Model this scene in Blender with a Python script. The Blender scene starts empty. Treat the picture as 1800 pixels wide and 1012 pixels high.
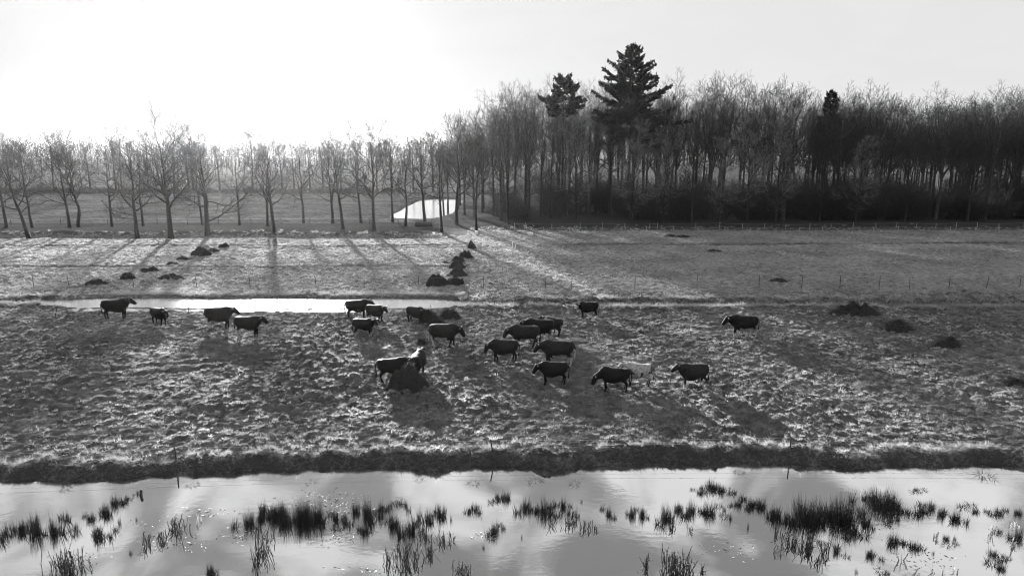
import bpy, math, random
import numpy as np

# ------------------------------------------------------------------ camera, sky, sun, exposure
SC = bpy.context.scene
C = SC.collection
R = math.radians
CAM_H, PITCH, FPX = 14.0, math.atan(238 / 1200.0), 1200.0

cd = bpy.data.cameras.new('camera')
cam = bpy.data.objects.new('camera', cd)
C.objects.link(cam)
cam.location = (0, 0, CAM_H)
cam.rotation_euler = (math.pi / 2 - PITCH, 0, 0)
cd.sensor_width = 36.0
cd.lens = 24.0
cd.clip_start = 0.1
cd.clip_end = 6000
SC.camera = cam

SUN_AZ, SUN_EL = R(-19.5), R(10.0)
SKY_STRENGTH, SUN_STRENGTH, EXPOSURE, HAZE = 0.10, 5.0, 2.35, 0.000026

world = bpy.data.worlds.new('World')
SC.world = world
world.use_nodes = True
nt = world.node_tree
nt.nodes.clear()


def N(tree, kind, **kw):
    n = tree.nodes.new(kind)
    for k, v in kw.items():
        if k == 'inp':
            for i, val in v.items():
                n.inputs[i].default_value = val
        else:
            setattr(n, k, v)
    return n


sky = N(nt, 'ShaderNodeTexSky', sky_type='NISHITA', sun_disc=False, sun_elevation=SUN_EL,
        sun_rotation=SUN_AZ, altitude=0, air_density=1.0, dust_density=3.0, ozone_density=1.0)
bw = N(nt, 'ShaderNodeRGBToBW')
powr = N(nt, 'ShaderNodeMath', operation='POWER', inp={1: 0.03})
scl = N(nt, 'ShaderNodeMath', operation='MULTIPLY', inp={1: 1.50})
tc = N(nt, 'ShaderNodeTexCoord')
sep = N(nt, 'ShaderNodeSeparateXYZ')
zz = N(nt, 'ShaderNodeMath', operation='MAXIMUM', inp={1: 0.0})
za = N(nt, 'ShaderNodeMath', operation='ADD', inp={1: 0.26})
dx = N(nt, 'ShaderNodeMath', operation='DIVIDE')
dy = N(nt, 'ShaderNodeMath', operation='DIVIDE')
cmb = N(nt, 'ShaderNodeCombineXYZ', inp={2: 3.7})
cl = N(nt, 'ShaderNodeTexNoise', inp={'Scale': 4.2, 'Detail': 5.0, 'Roughness': 0.5, 'Distortion': 0.6})
mr = N(nt, 'ShaderNodeMapRange', interpolation_type='SMOOTHSTEP',
       inp={'From Min': 0.41, 'From Max': 0.60, 'To Min': 0.50, 'To Max': 1.45})
mul = N(nt, 'ShaderNodeMath', operation='MULTIPLY')
elv = N(nt, 'ShaderNodeMapRange', interpolation_type='SMOOTHSTEP', inp={'From Min': 0.20, 'From Max': 0.44, 'To Min': 0.02, 'To Max': 1.0})
cmx = N(nt, 'ShaderNodeMix', data_type='FLOAT', inp={2: 1.0})
bg = N(nt, 'ShaderNodeBackground', inp={'Strength': SKY_STRENGTH})
wo = N(nt, 'ShaderNodeOutputWorld')
L = nt.links.new
L(sky.outputs[0], bw.inputs[0]); L(bw.outputs[0], powr.inputs[0]); L(powr.outputs[0], scl.inputs[0])
L(tc.outputs['Generated'], sep.inputs[0]); L(sep.outputs[2], zz.inputs[0]); L(zz.outputs[0], za.inputs[0])
L(sep.outputs[0], dx.inputs[0]); L(za.outputs[0], dx.inputs[1])
L(sep.outputs[1], dy.inputs[0]); L(za.outputs[0], dy.inputs[1])
L(dx.outputs[0], cmb.inputs[0]); L(dy.outputs[0], cmb.inputs[1])
L(cmb.outputs[0], cl.inputs['Vector']); L(cl.outputs[0], mr.inputs[0])
L(sep.outputs[2], elv.inputs[0]); L(elv.outputs[0], cmx.inputs[0]); L(mr.outputs[0], cmx.inputs[3])
L(scl.outputs[0], mul.inputs[0]); L(cmx.outputs[0], mul.inputs[1])
L(mul.outputs[0], bg.inputs[0]); L(bg.outputs[0], wo.inputs[0])

sd = bpy.data.lights.new('sun', 'SUN')
sd.energy = SUN_STRENGTH
sd.angle = R(1.3)
sd.color = (1, 1, 1)
sun = bpy.data.objects.new('sun', sd)
C.objects.link(sun)
sun.rotation_euler = (-(math.pi / 2 - SUN_EL), 0, -SUN_AZ)
sun.location = (-60, 160, 60)

SC.view_settings.view_transform = 'Standard'
SC.view_settings.look = 'None'
SC.view_settings.gamma = 1.0
SC.view_settings.exposure = EXPOSURE
SC.view_settings.use_curve_mapping = False
SC.render.engine = 'CYCLES'
SC.cycles.use_denoising = True
SC.cycles.use_adaptive_sampling = False
SC.cycles.filter_width = 1.1
SC.cycles.max_bounces = 6
SC.cycles.diffuse_bounces = 2
SC.cycles.glossy_bounces = 3
SC.cycles.transmission_bounces = 3
SC.cycles.volume_bounces = 0
SC.cycles.transparent_max_bounces = 4
SC.cycles.sample_clamp_indirect = 4.0

# ------------------------------------------------------------------ helpers
rng = np.random.default_rng(11)


def ray(px, py):
    vx, vy = (px - 900.0) / FPX, (506.0 - py) / FPX
    return np.array([vx, math.cos(PITCH) + vy * math.sin(PITCH), -math.sin(PITCH) + vy * math.cos(PITCH)])


def at(px, py, z=0.0):
    """ground point seen in the photograph at (px, py)"""
    r = ray(px, py)
    t = (z - CAM_H) / r[2]
    return r[0] * t, r[1] * t


def x_at(px, d):
    """lateral metres at depth d on the ground for column px"""
    return (px - 900.0) / FPX * (d * math.cos(PITCH) + CAM_H * math.sin(PITCH))


def perlin(x, y, seed=0):
    x = np.asarray(x, float); y = np.asarray(y, float)
    xi = np.floor(x).astype(np.int64); yi = np.floor(y).astype(np.int64)
    xf, yf = x - xi, y - yi

    def grad(ix, iy, fx, fy):
        h = (ix * 374761393 + iy * 668265263 + seed * 1274126177) & 0xffffffff
        h = ((h ^ (h >> 13)) * 1274126177) & 0xffffffff
        h = (h ^ (h >> 16)) & 0xffff
        a = h * (2 * math.pi / 65536.0)
        return np.cos(a) * fx + np.sin(a) * fy
    u = xf * xf * xf * (xf * (xf * 6 - 15) + 10); v = yf * yf * yf * (yf * (yf * 6 - 15) + 10)
    a = grad(xi, yi, xf, yf); b = grad(xi + 1, yi, xf - 1, yf)
    c = grad(xi, yi + 1, xf, yf - 1); d = grad(xi + 1, yi + 1, xf - 1, yf - 1)
    return ((a * (1 - u) + b * u) * (1 - v) + (c * (1 - u) + d * u) * v) * 1.5


def sstep(a, b, x):
    t = np.clip((x - a) / (b - a), 0, 1)
    return t * t * (3 - 2 * t)


def mesh_np(name, V, quads=None, tris=None, smooth=True):
    me = bpy.data.meshes.new(name)
    V = np.asarray(V, np.float32)
    nq = 0 if quads is None else len(quads)
    ntr = 0 if tris is None else len(tris)
    me.vertices.add(len(V)); me.vertices.foreach_set('co', V.ravel())
    loops, tot = [], []
    if nq:
        loops.append(np.asarray(quads, np.int32).ravel()); tot.append(np.full(nq, 4, np.int32))
    if ntr:
        loops.append(np.asarray(tris, np.int32).ravel()); tot.append(np.full(ntr, 3, np.int32))
    loops = np.concatenate(loops); tot = np.concatenate(tot)
    start = np.concatenate([[0], np.cumsum(tot)[:-1]]).astype(np.int32)
    me.loops.add(len(loops)); me.loops.foreach_set('vertex_index', loops)
    me.polygons.add(len(tot)); me.polygons.foreach_set('loop_start', start)
    me.polygons.foreach_set('loop_total', tot)
    me.update(calc_edges=True)
    if smooth:
        me.polygons.foreach_set('use_smooth', np.ones(len(tot), bool))
    return me


def add_attr(me, name, vals):
    a = me.attributes.new(name, 'FLOAT', 'POINT')
    a.data.foreach_set('value', np.asarray(vals, np.float32))


class Geo:
    """collects quads and triangles for one mesh"""
    def __init__(s):
        s.V, s.Q, s.T, s.n = [], [], [], 0

    def add(s, V, Q=None, T=None):
        V = np.asarray(V, float).reshape(-1, 3)
        s.V.append(V)
        if Q is not None and len(Q): s.Q.append(np.asarray(Q) + s.n)
        if T is not None and len(T): s.T.append(np.asarray(T) + s.n)
        s.n += len(V)

    def mesh(s, name, smooth=True):
        return mesh_np(name, np.concatenate(s.V), np.concatenate(s.Q) if s.Q else None,
                       np.concatenate(s.T) if s.T else None, smooth)


def tubes(geo, P, Rr, sides):
    """P (B,n,3) polylines, Rr (B,n) radii"""
    B, n, _ = P.shape
    if B == 0: return
    t = np.gradient(P, axis=1)
    t /= np.linalg.norm(t, axis=2, keepdims=True) + 1e-9
    ref = np.where(np.abs(t[:, :1, 2:3]) < 0.85, np.array([0, 0, 1.0]), np.array([1.0, 0, 0]))
    u = np.cross(t, np.broadcast_to(ref, t.shape)); u /= np.linalg.norm(u, axis=2, keepdims=True) + 1e-9
    v = np.cross(t, u)
    a = np.arange(sides) * 2 * math.pi / sides
    V = P[:, :, None, :] + Rr[:, :, None, None] * (np.cos(a)[None, None, :, None] * u[:, :, None, :] + np.sin(a)[None, None, :, None] * v[:, :, None, :])
    idx = np.arange(B * n * sides).reshape(B, n, sides)
    nx = np.roll(idx, -1, axis=2)
    Q = np.stack([idx[:, :-1], nx[:, :-1], nx[:, 1:], idx[:, 1:]], axis=-1).reshape(-1, 4)
    geo.add(V.reshape(-1, 3), Q)


def link(name, me, mat=None, parent=None, loc=None, rz=0.0, sc=None):
    o = bpy.data.objects.new(name, me)
    C.objects.link(o)
    if mat is not None and len(me.materials) == 0: me.materials.append(mat)
    if parent is not None: o.parent = parent
    if loc is not None: o.location = loc
    if rz: o.rotation_euler = (0, 0, rz)
    if sc is not None: o.scale = (sc, sc, sc) if np.isscalar(sc) else sc
    return o


def tag(o, label=None, cat=None, group=None, kind=None):
    if label: o['label'] = label
    if cat: o['category'] = cat
    if group: o['group'] = group
    if kind: o['kind'] = kind
    return o


def empty(name, loc=(0, 0, 0), rz=0.0, sc=1.0):
    o = bpy.data.objects.new(name, None)
    o.empty_display_size = 0.5
    C.objects.link(o)
    o.location = loc; o.rotation_euler = (0, 0, rz)
    o.scale = (sc, sc, sc) if np.isscalar(sc) else sc
    return o


def copy_tree(o, parent=None):
    c = o.copy(); C.objects.link(c)
    if parent is not None: c.parent = parent
    for ch in list(o.children): copy_tree(ch, c)
    return c


def gmat(name, lo, hi, scale=3.0, rough=0.9, detail=4.0, bump=0.0, bscale=30.0, trans=0.0, sheen=0.0, attr=None,
         attr_val=0.5, spec=0.2, patch=None, dry=0.0):
    """grey procedural material; noise between lo and hi; optional translucency, bump and an attribute that
    mixes towards attr_val"""
    m = bpy.data.materials.new(name)
    m.use_nodes = True
    t = m.node_tree; t.nodes.clear(); l = t.links.new
    out = N(t, 'ShaderNodeOutputMaterial')
    geo = N(t, 'ShaderNodeNewGeometry') if patch else None
    tcn = N(t, 'ShaderNodeTexCoord')
    no = N(t, 'ShaderNodeTexNoise', inp={'Scale': scale, 'Detail': detail, 'Roughness': 0.6})
    l(tcn.outputs['Object'], no.inputs['Vector'])
    r = N(t, 'ShaderNodeMapRange', inp={'From Min': 0.3, 'From Max': 0.7, 'To Min': lo, 'To Max': hi})
    l(no.outputs[0], r.inputs[0])
    col = r.outputs[0]
    if patch:
        psc, plo, phi = patch
        pn = N(t, 'ShaderNodeTexNoise', inp={'Scale': psc, 'Detail': 3.0})
        l(geo.outputs['Position'], pn.inputs['Vector'])
        pr = N(t, 'ShaderNodeMapRange', inp={'From Min': 0.35, 'From Max': 0.65, 'To Min': plo, 'To Max': phi})
        l(pn.outputs[0], pr.inputs[0])
        pm = N(t, 'ShaderNodeMath', operation='MULTIPLY')
        l(col, pm.inputs[0]); l(pr.outputs[0], pm.inputs[1]); col = pm.outputs[0]
    if dry:
        dn = N(t, 'ShaderNodeAttribute', attribute_name='dry')
        dm = N(t, 'ShaderNodeMath', operation='MULTIPLY_ADD', inp={1: dry, 2: 1.0})
        dq = N(t, 'ShaderNodeMath', operation='MULTIPLY')
        l(dn.outputs['Fac'], dm.inputs[0]); l(dm.outputs[0], dq.inputs[0]); l(col, dq.inputs[1]); col = dq.outputs[0]
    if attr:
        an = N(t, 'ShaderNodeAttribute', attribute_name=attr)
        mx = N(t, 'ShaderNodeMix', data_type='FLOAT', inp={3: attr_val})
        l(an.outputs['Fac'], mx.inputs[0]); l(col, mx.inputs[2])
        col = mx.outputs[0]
    p = N(t, 'ShaderNodeBsdfPrincipled', inp={'Roughness': rough, 'Specular IOR Level': spec})
    l(col, p.inputs['Base Color'])
    if sheen:
        p.inputs['Sheen Weight'].default_value = sheen
        p.inputs['Sheen Roughness'].default_value = 0.35
    if bump:
        bn = N(t, 'ShaderNodeTexNoise', inp={'Scale': bscale, 'Detail': 3.0})
        l(tcn.outputs['Object'], bn.inputs['Vector'])
        b = N(t, 'ShaderNodeBump', inp={'Strength': bump, 'Distance': 0.1})
        l(bn.outputs[0], b.inputs['Height']); l(b.outputs[0], p.inputs['Normal'])
    sh = p.outputs[0]
    if trans:
        tr = N(t, 'ShaderNodeBsdfTranslucent')
        l(col, tr.inputs['Color'])
        ms = N(t, 'ShaderNodeMixShader', inp={0: trans})
        l(sh, ms.inputs[1]); l(tr.outputs[0], ms.inputs[2]); sh = ms.outputs[0]
    l(sh, out.inputs['Surface'])
    return m


M_BARK = gmat('bark', 0.018, 0.05, 5.0, 0.95, bump=0.6, bscale=18)
M_BARK_PALE = gmat('pale_bark', 0.08, 0.24, 2.0, 0.95, bump=0.4, bscale=14)
M_BEECH = gmat('beech_bark', 0.03, 0.085, 4.0, 0.95, bump=0.4, bscale=14)
M_TWIG = gmat('twig_bark', 0.018, 0.045, 1.5, 0.95)
M_NEEDLE = gmat('needles', 0.010, 0.03, 3.0, 0.8, trans=0.15)
M_SHRUB = gmat('shrub_twigs', 0.022, 0.065, 2.0, 0.95)
M_GRASS = gmat('grass_blades', 0.13, 0.54, 2.0, 0.8, trans=0.58, patch=(0.5, 0.5, 1.3))
M_MEADOW = gmat('meadow_grass', 0.26, 0.54, 2.0, 0.8, trans=0.5, patch=(0.25, 0.75, 1.2))
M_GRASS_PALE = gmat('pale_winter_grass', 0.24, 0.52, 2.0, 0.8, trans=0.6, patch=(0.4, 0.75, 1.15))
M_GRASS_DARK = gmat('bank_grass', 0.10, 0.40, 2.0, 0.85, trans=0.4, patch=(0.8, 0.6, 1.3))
M_RUSH = gmat('rush_stems', 0.012, 0.035, 3.0, 0.8, trans=0.05)
M_REED = gmat('dead_reed', 0.015, 0.06, 6.0, 0.8, trans=0.1)
M_REED_PALE = gmat('pale_reed', 0.14, 0.34, 6.0, 0.8, trans=0.45)
M_REED_FLECK = gmat('leaf_flecks', 0.18, 0.42, 9.0, 0.6)
M_HEAP = gmat('rotting_hay', 0.012, 0.05, 7.0, 0.95, bump=0.9, bscale=22)
M_HEAP_LIGHT = gmat('drier_hay', 0.012, 0.045, 9.0, 0.95, bump=0.9, bscale=22)
M_STRAW = gmat('loose_straw', 0.015, 0.08, 6.0, 0.9, trans=0.25)
M_COW = gmat('dark_hide', 0.006, 0.014, 4.0, 0.65, sheen=0.08, attr='white', attr_val=0.3, spec=0.08)
M_COW_BROWN = gmat('brown_hide', 0.012, 0.026, 4.0, 0.7, sheen=0.05, attr='white', attr_val=0.35, spec=0.08)
M_COW_PALE = gmat('roan_hide', 0.12, 0.40, 8.0, 0.75, sheen=0.1, attr='white', attr_val=0.02)
M_HORN = gmat('horn', 0.2, 0.35, 8.0, 0.45)
M_POST_DARK = gmat('dark_post_wood', 0.02, 0.06, 8.0, 0.9)
M_POST = gmat('weathered_post_wood', 0.25, 0.45, 8.0, 0.9)
M_WIRE = gmat('fence_wire', 0.35, 0.5, 4.0, 0.5)
M_LOG = gmat('log_bark', 0.04, 0.1, 4.0, 0.95, bump=0.6, bscale=12)
M_LOG_END = gmat('cut_wood', 0.35, 0.55, 6.0, 0.9)
M_WHITE = gmat('white_paint', 0.7, 0.8, 3.0, 0.6)
M_FAR = gmat('far_twigs', 0.03, 0.06, 0.05, 0.95)

# ------------------------------------------------------------------ terrain
WATER_Z = -0.46
shore_px = [(-400, 856), (0, 846), (120, 845), (250, 838), (330, 832), (450, 829), (600, 824), (750, 825), (870, 822),
            (1000, 825), (1060, 820), (1120, 813), (1250, 816), (1400, 817), (1550, 823), (1700, 817), (1800, 820), (2300, 820)]
shore_xy = np.array([at(px, py, WATER_Z) for px, py in shore_px])


def shore_d(x):
    return np.interp(x, shore_xy[:, 0], shore_xy[:, 1]) + 0.26 * perlin(x * 0.7, x * 0 + 3.3, 5) + 0.16 * perlin(x * 2.3, x * 0 + 7.3, 6)


def crest_off(x):
    return 0.62 + 0.26 * perlin(x * 0.25, x * 0 + 1.7, 8) + 0.16 * perlin(x * 0.9, x * 0 + 4.7, 88)


DITCH_D = 63.6


def ditch_mid(x):
    return DITCH_D + 0.35 * perlin(x * 0.12, x * 0 + 2.2, 21) - 0.012 * x


def height(x, d, micro=True):
    x = np.asarray(x, float); d = np.asarray(d, float)
    z = 0.12 * perlin(x * 0.05, d * 0.05, 1) + 0.05 * perlin(x * 0.16, d * 0.16, 2)
    far = sstep(110, 240, d)
    z *= (1 - far)
    # tussocks: rounded humps with creases between them
    if micro:
        wx = x + 0.25 * perlin(x * 1.1, d * 1.1, 31); wd = d + 0.25 * perlin(x * 1.1, d * 1.1, 32)
        b1 = np.abs(perlin(wx * 1.05, wd * 1.25, 3)); b2 = np.abs(perlin(wx * 2.6, wd * 3.0, 4))
        b3 = perlin(x * 6.3, d * 6.6, 9)
        rough = 0.55 + 0.75 * np.clip(perlin(x * 0.11, d * 0.11, 12) + 0.45, 0, 1.2)
        rough = rough * (1 - 0.15 * sstep(66, 80, d)) * (1 - 0.5 * sstep(112, 140, d))
        z = z + rough * (0.30 * (b1 - 0.3) + 0.25 * (b2 - 0.3) + 0.04 * b3)
    # pairs of wheel ruts across the left of the pasture
    for off in (0.0, 1.7):
        c = 40.5 + off * 1.05 + (x + 28.0) * 0.36
        w = sstep(-33, -27, x) * (1 - sstep(-15, -11, x))
        z = z - 0.16 * w * np.exp(-((d - c) / 0.28) ** 2) + 0.07 * w * np.exp(-((d - c - 0.6) / 0.3) ** 2)
    # near bank down to the flood water
    s = shore_d(x); k = crest_off(x)
    t = np.clip((d - s) / k, -3, 3)
    prof = np.where(t < 0, WATER_Z + 0.55 * np.maximum(t, -1.6), 0)
    up = WATER_Z + (-0.06 - WATER_Z) * sstep(-0.25, 1.0, t)
    zb = np.where(t < 0, np.minimum(prof, up), up) + 0.05 * perlin(x * 2.3, d * 2.3, 14)
    lip = 0.12 * np.exp(-((t - 1.35) / 0.5) ** 2) * (0.2 + 1.6 * perlin(x * 0.45, d * 0.3, 15) + 0.9 * perlin(x * 1.6, d * 1.0, 16))
    blend = sstep(0.9, 1.5, t)
    z = zb * (1 - blend) + z * blend + lip
    # ditch across the pasture
    dm = np.abs(d - ditch_mid(x))
    wet = 1 - sstep(-8.0, -4.0, x)
    wet *= sstep(-45, -40, x)
    z = z * (1 - 0.85 * wet * np.exp(-(dm / 4.5) ** 4))
    depth = 0.34 + 0.62 * wet
    halfw = 1.15 + 0.58 * wet
    z = z - depth * (1 - sstep(halfw - 0.55, halfw + 0.55, dm))
    z = z + 0.13 * np.exp(-((dm - halfw - 0.9) / 0.6) ** 2) * (1 - wet)
    z = z - 0.16 * wet * np.exp(-((d - ditch_mid(x) + 3.2) / 1.6) ** 2)
    # drain on the right before the wood and small grips in the left field
    dr = np.abs(d - (105 + 0.02 * x + 0.4 * perlin(x * 0.06, x * 0, 22)))
    wr = sstep(6, 14, x)
    z = z - 0.5 * wr * (1 - sstep(0.4, 1.3, dr)) + 0.14 * wr * np.exp(-((dr - 1.8) / 0.7) ** 2)
    for dc, amp in ((103.5, 0.3), (84.0, 0.22)):
        g = np.abs(d - dc - 0.5 * perlin(x * 0.05, x * 0, int(dc)))
        wl = 1 - sstep(-10, -6, x)
        z = z - amp * wl * (1 - sstep(0.2, 0.9, g)) + 0.1 * wl * np.exp(-((g - 1.2) / 0.5) ** 2)
    # raised lane under the tree rows on the left, verge before the wood on the right
    e = 116.2 + 0.7 * perlin(x * 0.11, x * 0, 25)
    wl = 1 - sstep(-18, -8, x)
    z = z + wl * (0.75 * sstep(-1.6, 1.0, d - e) - 0.35 * sstep(0, 4, d - 132) - 0.35 * np.exp(-((d - e + 2.4) / 0.8) ** 2))
    wr = sstep(-8, 6, x)
    z = z + wr * (0.5 * sstep(128, 134, d) - 0.45 * np.exp(-((d - 125.5) / 1.2) ** 2))
    # hedge bank far left
    hb = np.exp(-((d - 232) / 2.5) ** 2)
    z = z + 0.5 * hb
    # pond beyond the rows
    px_, pd_ = (x + 21.4) / 6.9, (d - 181) / 33.0
    rr = np.sqrt(np.abs(px_) ** 2.2 + np.abs(pd_) ** 5) + 0.12 * perlin(x * 0.22, d * 0.05, 27)
    z = np.where(rr < 1.5, z * sstep(1.0, 1.5, rr) - 0.75 * (1 - sstep(0.85, 1.12, rr)), z)
    return z


rows = [-80.0]
while rows[-1] < 25: rows.append(rows[-1] + 3.0)
rows[-1] = 25.0
while rows[-1] < 1500:
    d0 = rows[-1]
    st = 0.105 if d0 < 31.5 else min(0.115 * (d0 / 31.0) ** 1.25 if d0 < 150 else 0.9 * (d0 / 150.0) ** 2.2, 40)
    rows.append(d0 + st)
rows = np.array(rows)
NC = 620
uu = np.linspace(-1, 1, NC)
DD, UU = np.meshgrid(rows, uu, indexing='ij')
XX = UU * (12 + 0.86 * np.maximum(DD, 22))
ZZ = height(XX, DD)
nr = len(rows)
idx = np.arange(nr * NC).reshape(nr, NC)
Q = np.stack([idx[:-1, :-1], idx[:-1, 1:], idx[1:, 1:], idx[1:, :-1]], -1).reshape(-1, 4)
gme = mesh_np('ground', np.stack([XX, DD, ZZ], -1).reshape(-1, 3), Q)


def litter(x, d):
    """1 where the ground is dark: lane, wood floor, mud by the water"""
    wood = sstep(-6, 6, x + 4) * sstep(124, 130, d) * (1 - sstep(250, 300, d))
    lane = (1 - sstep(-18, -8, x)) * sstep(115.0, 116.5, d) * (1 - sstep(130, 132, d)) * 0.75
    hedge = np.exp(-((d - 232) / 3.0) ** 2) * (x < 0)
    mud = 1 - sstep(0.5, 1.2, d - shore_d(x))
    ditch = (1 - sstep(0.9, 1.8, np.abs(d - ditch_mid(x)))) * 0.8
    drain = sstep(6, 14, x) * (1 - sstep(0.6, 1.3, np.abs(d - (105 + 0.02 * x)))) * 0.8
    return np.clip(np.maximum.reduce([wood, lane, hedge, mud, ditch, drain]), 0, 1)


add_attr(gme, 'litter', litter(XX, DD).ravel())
add_attr(gme, 'dry', (sstep(66, 70, DD) * (1 - sstep(126, 130, DD)) * (1 - litter(XX, DD)) * (0.75 + 0.25 * perlin(XX * .08, DD * .2, 49))).ravel())
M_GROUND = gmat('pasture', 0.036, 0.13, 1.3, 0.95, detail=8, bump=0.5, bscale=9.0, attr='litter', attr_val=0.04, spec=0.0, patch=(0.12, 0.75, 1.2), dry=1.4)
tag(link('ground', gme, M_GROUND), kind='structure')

# ------------------------------------------------------------------ water


def water_mat(name, body, refl, wave, wscale, rough=0.02):
    m = bpy.data.materials.new(name); m.use_nodes = True
    t = m.node_tree; t.nodes.clear(); l = t.links.new
    out = N(t, 'ShaderNodeOutputMaterial')
    tcn = N(t, 'ShaderNodeTexCoord')
    df = N(t, 'ShaderNodeBsdfDiffuse', inp={'Color': (body, body, body, 1)})
    gl = N(t, 'ShaderNodeBsdfGlossy', inp={'Color': (0.92, 0.92, 0.92, 1), 'Roughness': rough})
    lw = N(t, 'ShaderNodeLayerWeight', inp={'Blend': 0.5})
    mrn = N(t, 'ShaderNodeMapRange', inp={'From Min': 0.3, 'From Max': 0.9, 'To Min': refl, 'To Max': 0.97})
    l(lw.outputs['Facing'], mrn.inputs[0])
    mp = N(t, 'ShaderNodeMapping'); mp.inputs['Scale'].default_value = (1.0, 1.7, 1.0)
    l(tcn.outputs['Object'], mp.inputs['Vector'])
    no = N(t, 'ShaderNodeTexNoise', inp={'Scale': wscale, 'Detail': 3.0, 'Roughness': 0.5})
    l(mp.outputs[0], no.inputs['Vector'])
    n2 = N(t, 'ShaderNodeTexNoise', inp={'Scale': 0.25, 'Detail': 2.0})
    l(mp.outputs[0], n2.inputs['Vector'])
    m2 = N(t, 'ShaderNodeMapRange', inp={'From Min': 0.45, 'From Max': 0.7, 'To Min': 0.15, 'To Max': 1.0})
    l(n2.outputs[0], m2.inputs[0])
    st = N(t, 'ShaderNodeMath', operation='MULTIPLY', inp={1: wave})
    l(m2.outputs[0], st.inputs[0])
    b = N(t, 'ShaderNodeBump', inp={'Distance': 0.02})
    l(st.outputs[0], b.inputs['Strength']); l(no.outputs[0], b.inputs['Height'])
    l(b.outputs[0], gl.inputs['Normal'])
    ms = N(t, 'ShaderNodeMixShader')
    l(mrn.outputs[0], ms.inputs[0]); l(df.outputs[0], ms.inputs[1]); l(gl.outputs[0], ms.inputs[2])
    l(ms.outputs[0], out.inputs['Surface'])
    return m


def sheet(name, pts, z, mat):
    me = bpy.data.meshes.new(name)
    me.from_pydata([(x, y, z) for x, y in pts], [], [list(range(len(pts)))])
    return tag(link(name, me, mat), kind='structure')


sheet('flood_water', [(-75, -80), (75, -80), (75, 33), (-75, 33)], WATER_Z, water_mat('flood_water', 0.02, 0.43, 0.14, 2.2))
M_W2 = water_mat('still_water', 0.03, 0.75, 0.06, 3.0, 0.2)
sheet('ditch_water', [(-47, 60.5), (-3, 60.0), (-3, 66.5), (-47, 67.5)], -0.14, M_W2)
sheet('pond_water', [(-34, 143), (-9, 143), (-9, 220), (-34, 220)], -0.32, M_W2)

# ------------------------------------------------------------------ scattering of ground cover (geometry nodes)


def scatter(name, pts, rots, scales, protos, mat, label=None, cat=None):
    """points carrying rotation and scale, with a blade clump instanced on each"""
    me = bpy.data.meshes.new(name)
    me.vertices.add(len(pts)); me.vertices.foreach_set('co', np.asarray(pts, np.float32).ravel())
    a = me.attributes.new('rot', 'FLOAT_VECTOR', 'POINT'); a.data.foreach_set('vector', np.asarray(rots, np.float32).ravel())
    a = me.attributes.new('scl', 'FLOAT_VECTOR', 'POINT'); a.data.foreach_set('vector', np.asarray(scales, np.float32).ravel())
    o = link(name, me)
    col = bpy.data.collections.new(name + '_sources')
    for p in protos:
        ob = bpy.data.objects.new(name + '_source', p)
        if len(p.materials) == 0: p.materials.append(mat)
        col.objects.link(ob)
    g = bpy.data.node_groups.new(name, 'GeometryNodeTree')
    g.interface.new_socket('Geometry', in_out='INPUT', socket_type='NodeSocketGeometry')
    g.interface.new_socket('Geometry', in_out='OUTPUT', socket_type='NodeSocketGeometry')
    gi = N(g, 'NodeGroupInput'); go = N(g, 'NodeGroupOutput')
    ci = N(g, 'GeometryNodeCollectionInfo')
    ci.inputs[0].default_value = col; ci.inputs[1].default_value = True; ci.inputs[2].default_value = True
    mp = N(g, 'GeometryNodeMeshToPoints')
    ip = N(g, 'GeometryNodeInstanceOnPoints')
    ip.inputs['Pick Instance'].default_value = True
    ar = N(g, 'GeometryNodeInputNamedAttribute', data_type='FLOAT_VECTOR'); ar.inputs[0].default_value = 'rot'
    asc = N(g, 'GeometryNodeInputNamedAttribute', data_type='FLOAT_VECTOR'); asc.inputs[0].default_value = 'scl'
    er = N(g, 'FunctionNodeEulerToRotation')
    l = g.links.new
    l(gi.outputs[0], mp.inputs['Mesh']); l(mp.outputs[0], ip.inputs['Points'])
    l(ci.outputs[0], ip.inputs['Instance'])
    l(ar.outputs[0], er.inputs[0]); l(er.outputs[0], ip.inputs['Rotation']); l(asc.outputs[0], ip.inputs['Scale'])
    l(ip.outputs[0], go.inputs[0])
    md = o.modifiers.new('scatter', 'NODES'); md.node_group = g
    tag(o, label, cat, kind='stuff')
    return o


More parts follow.
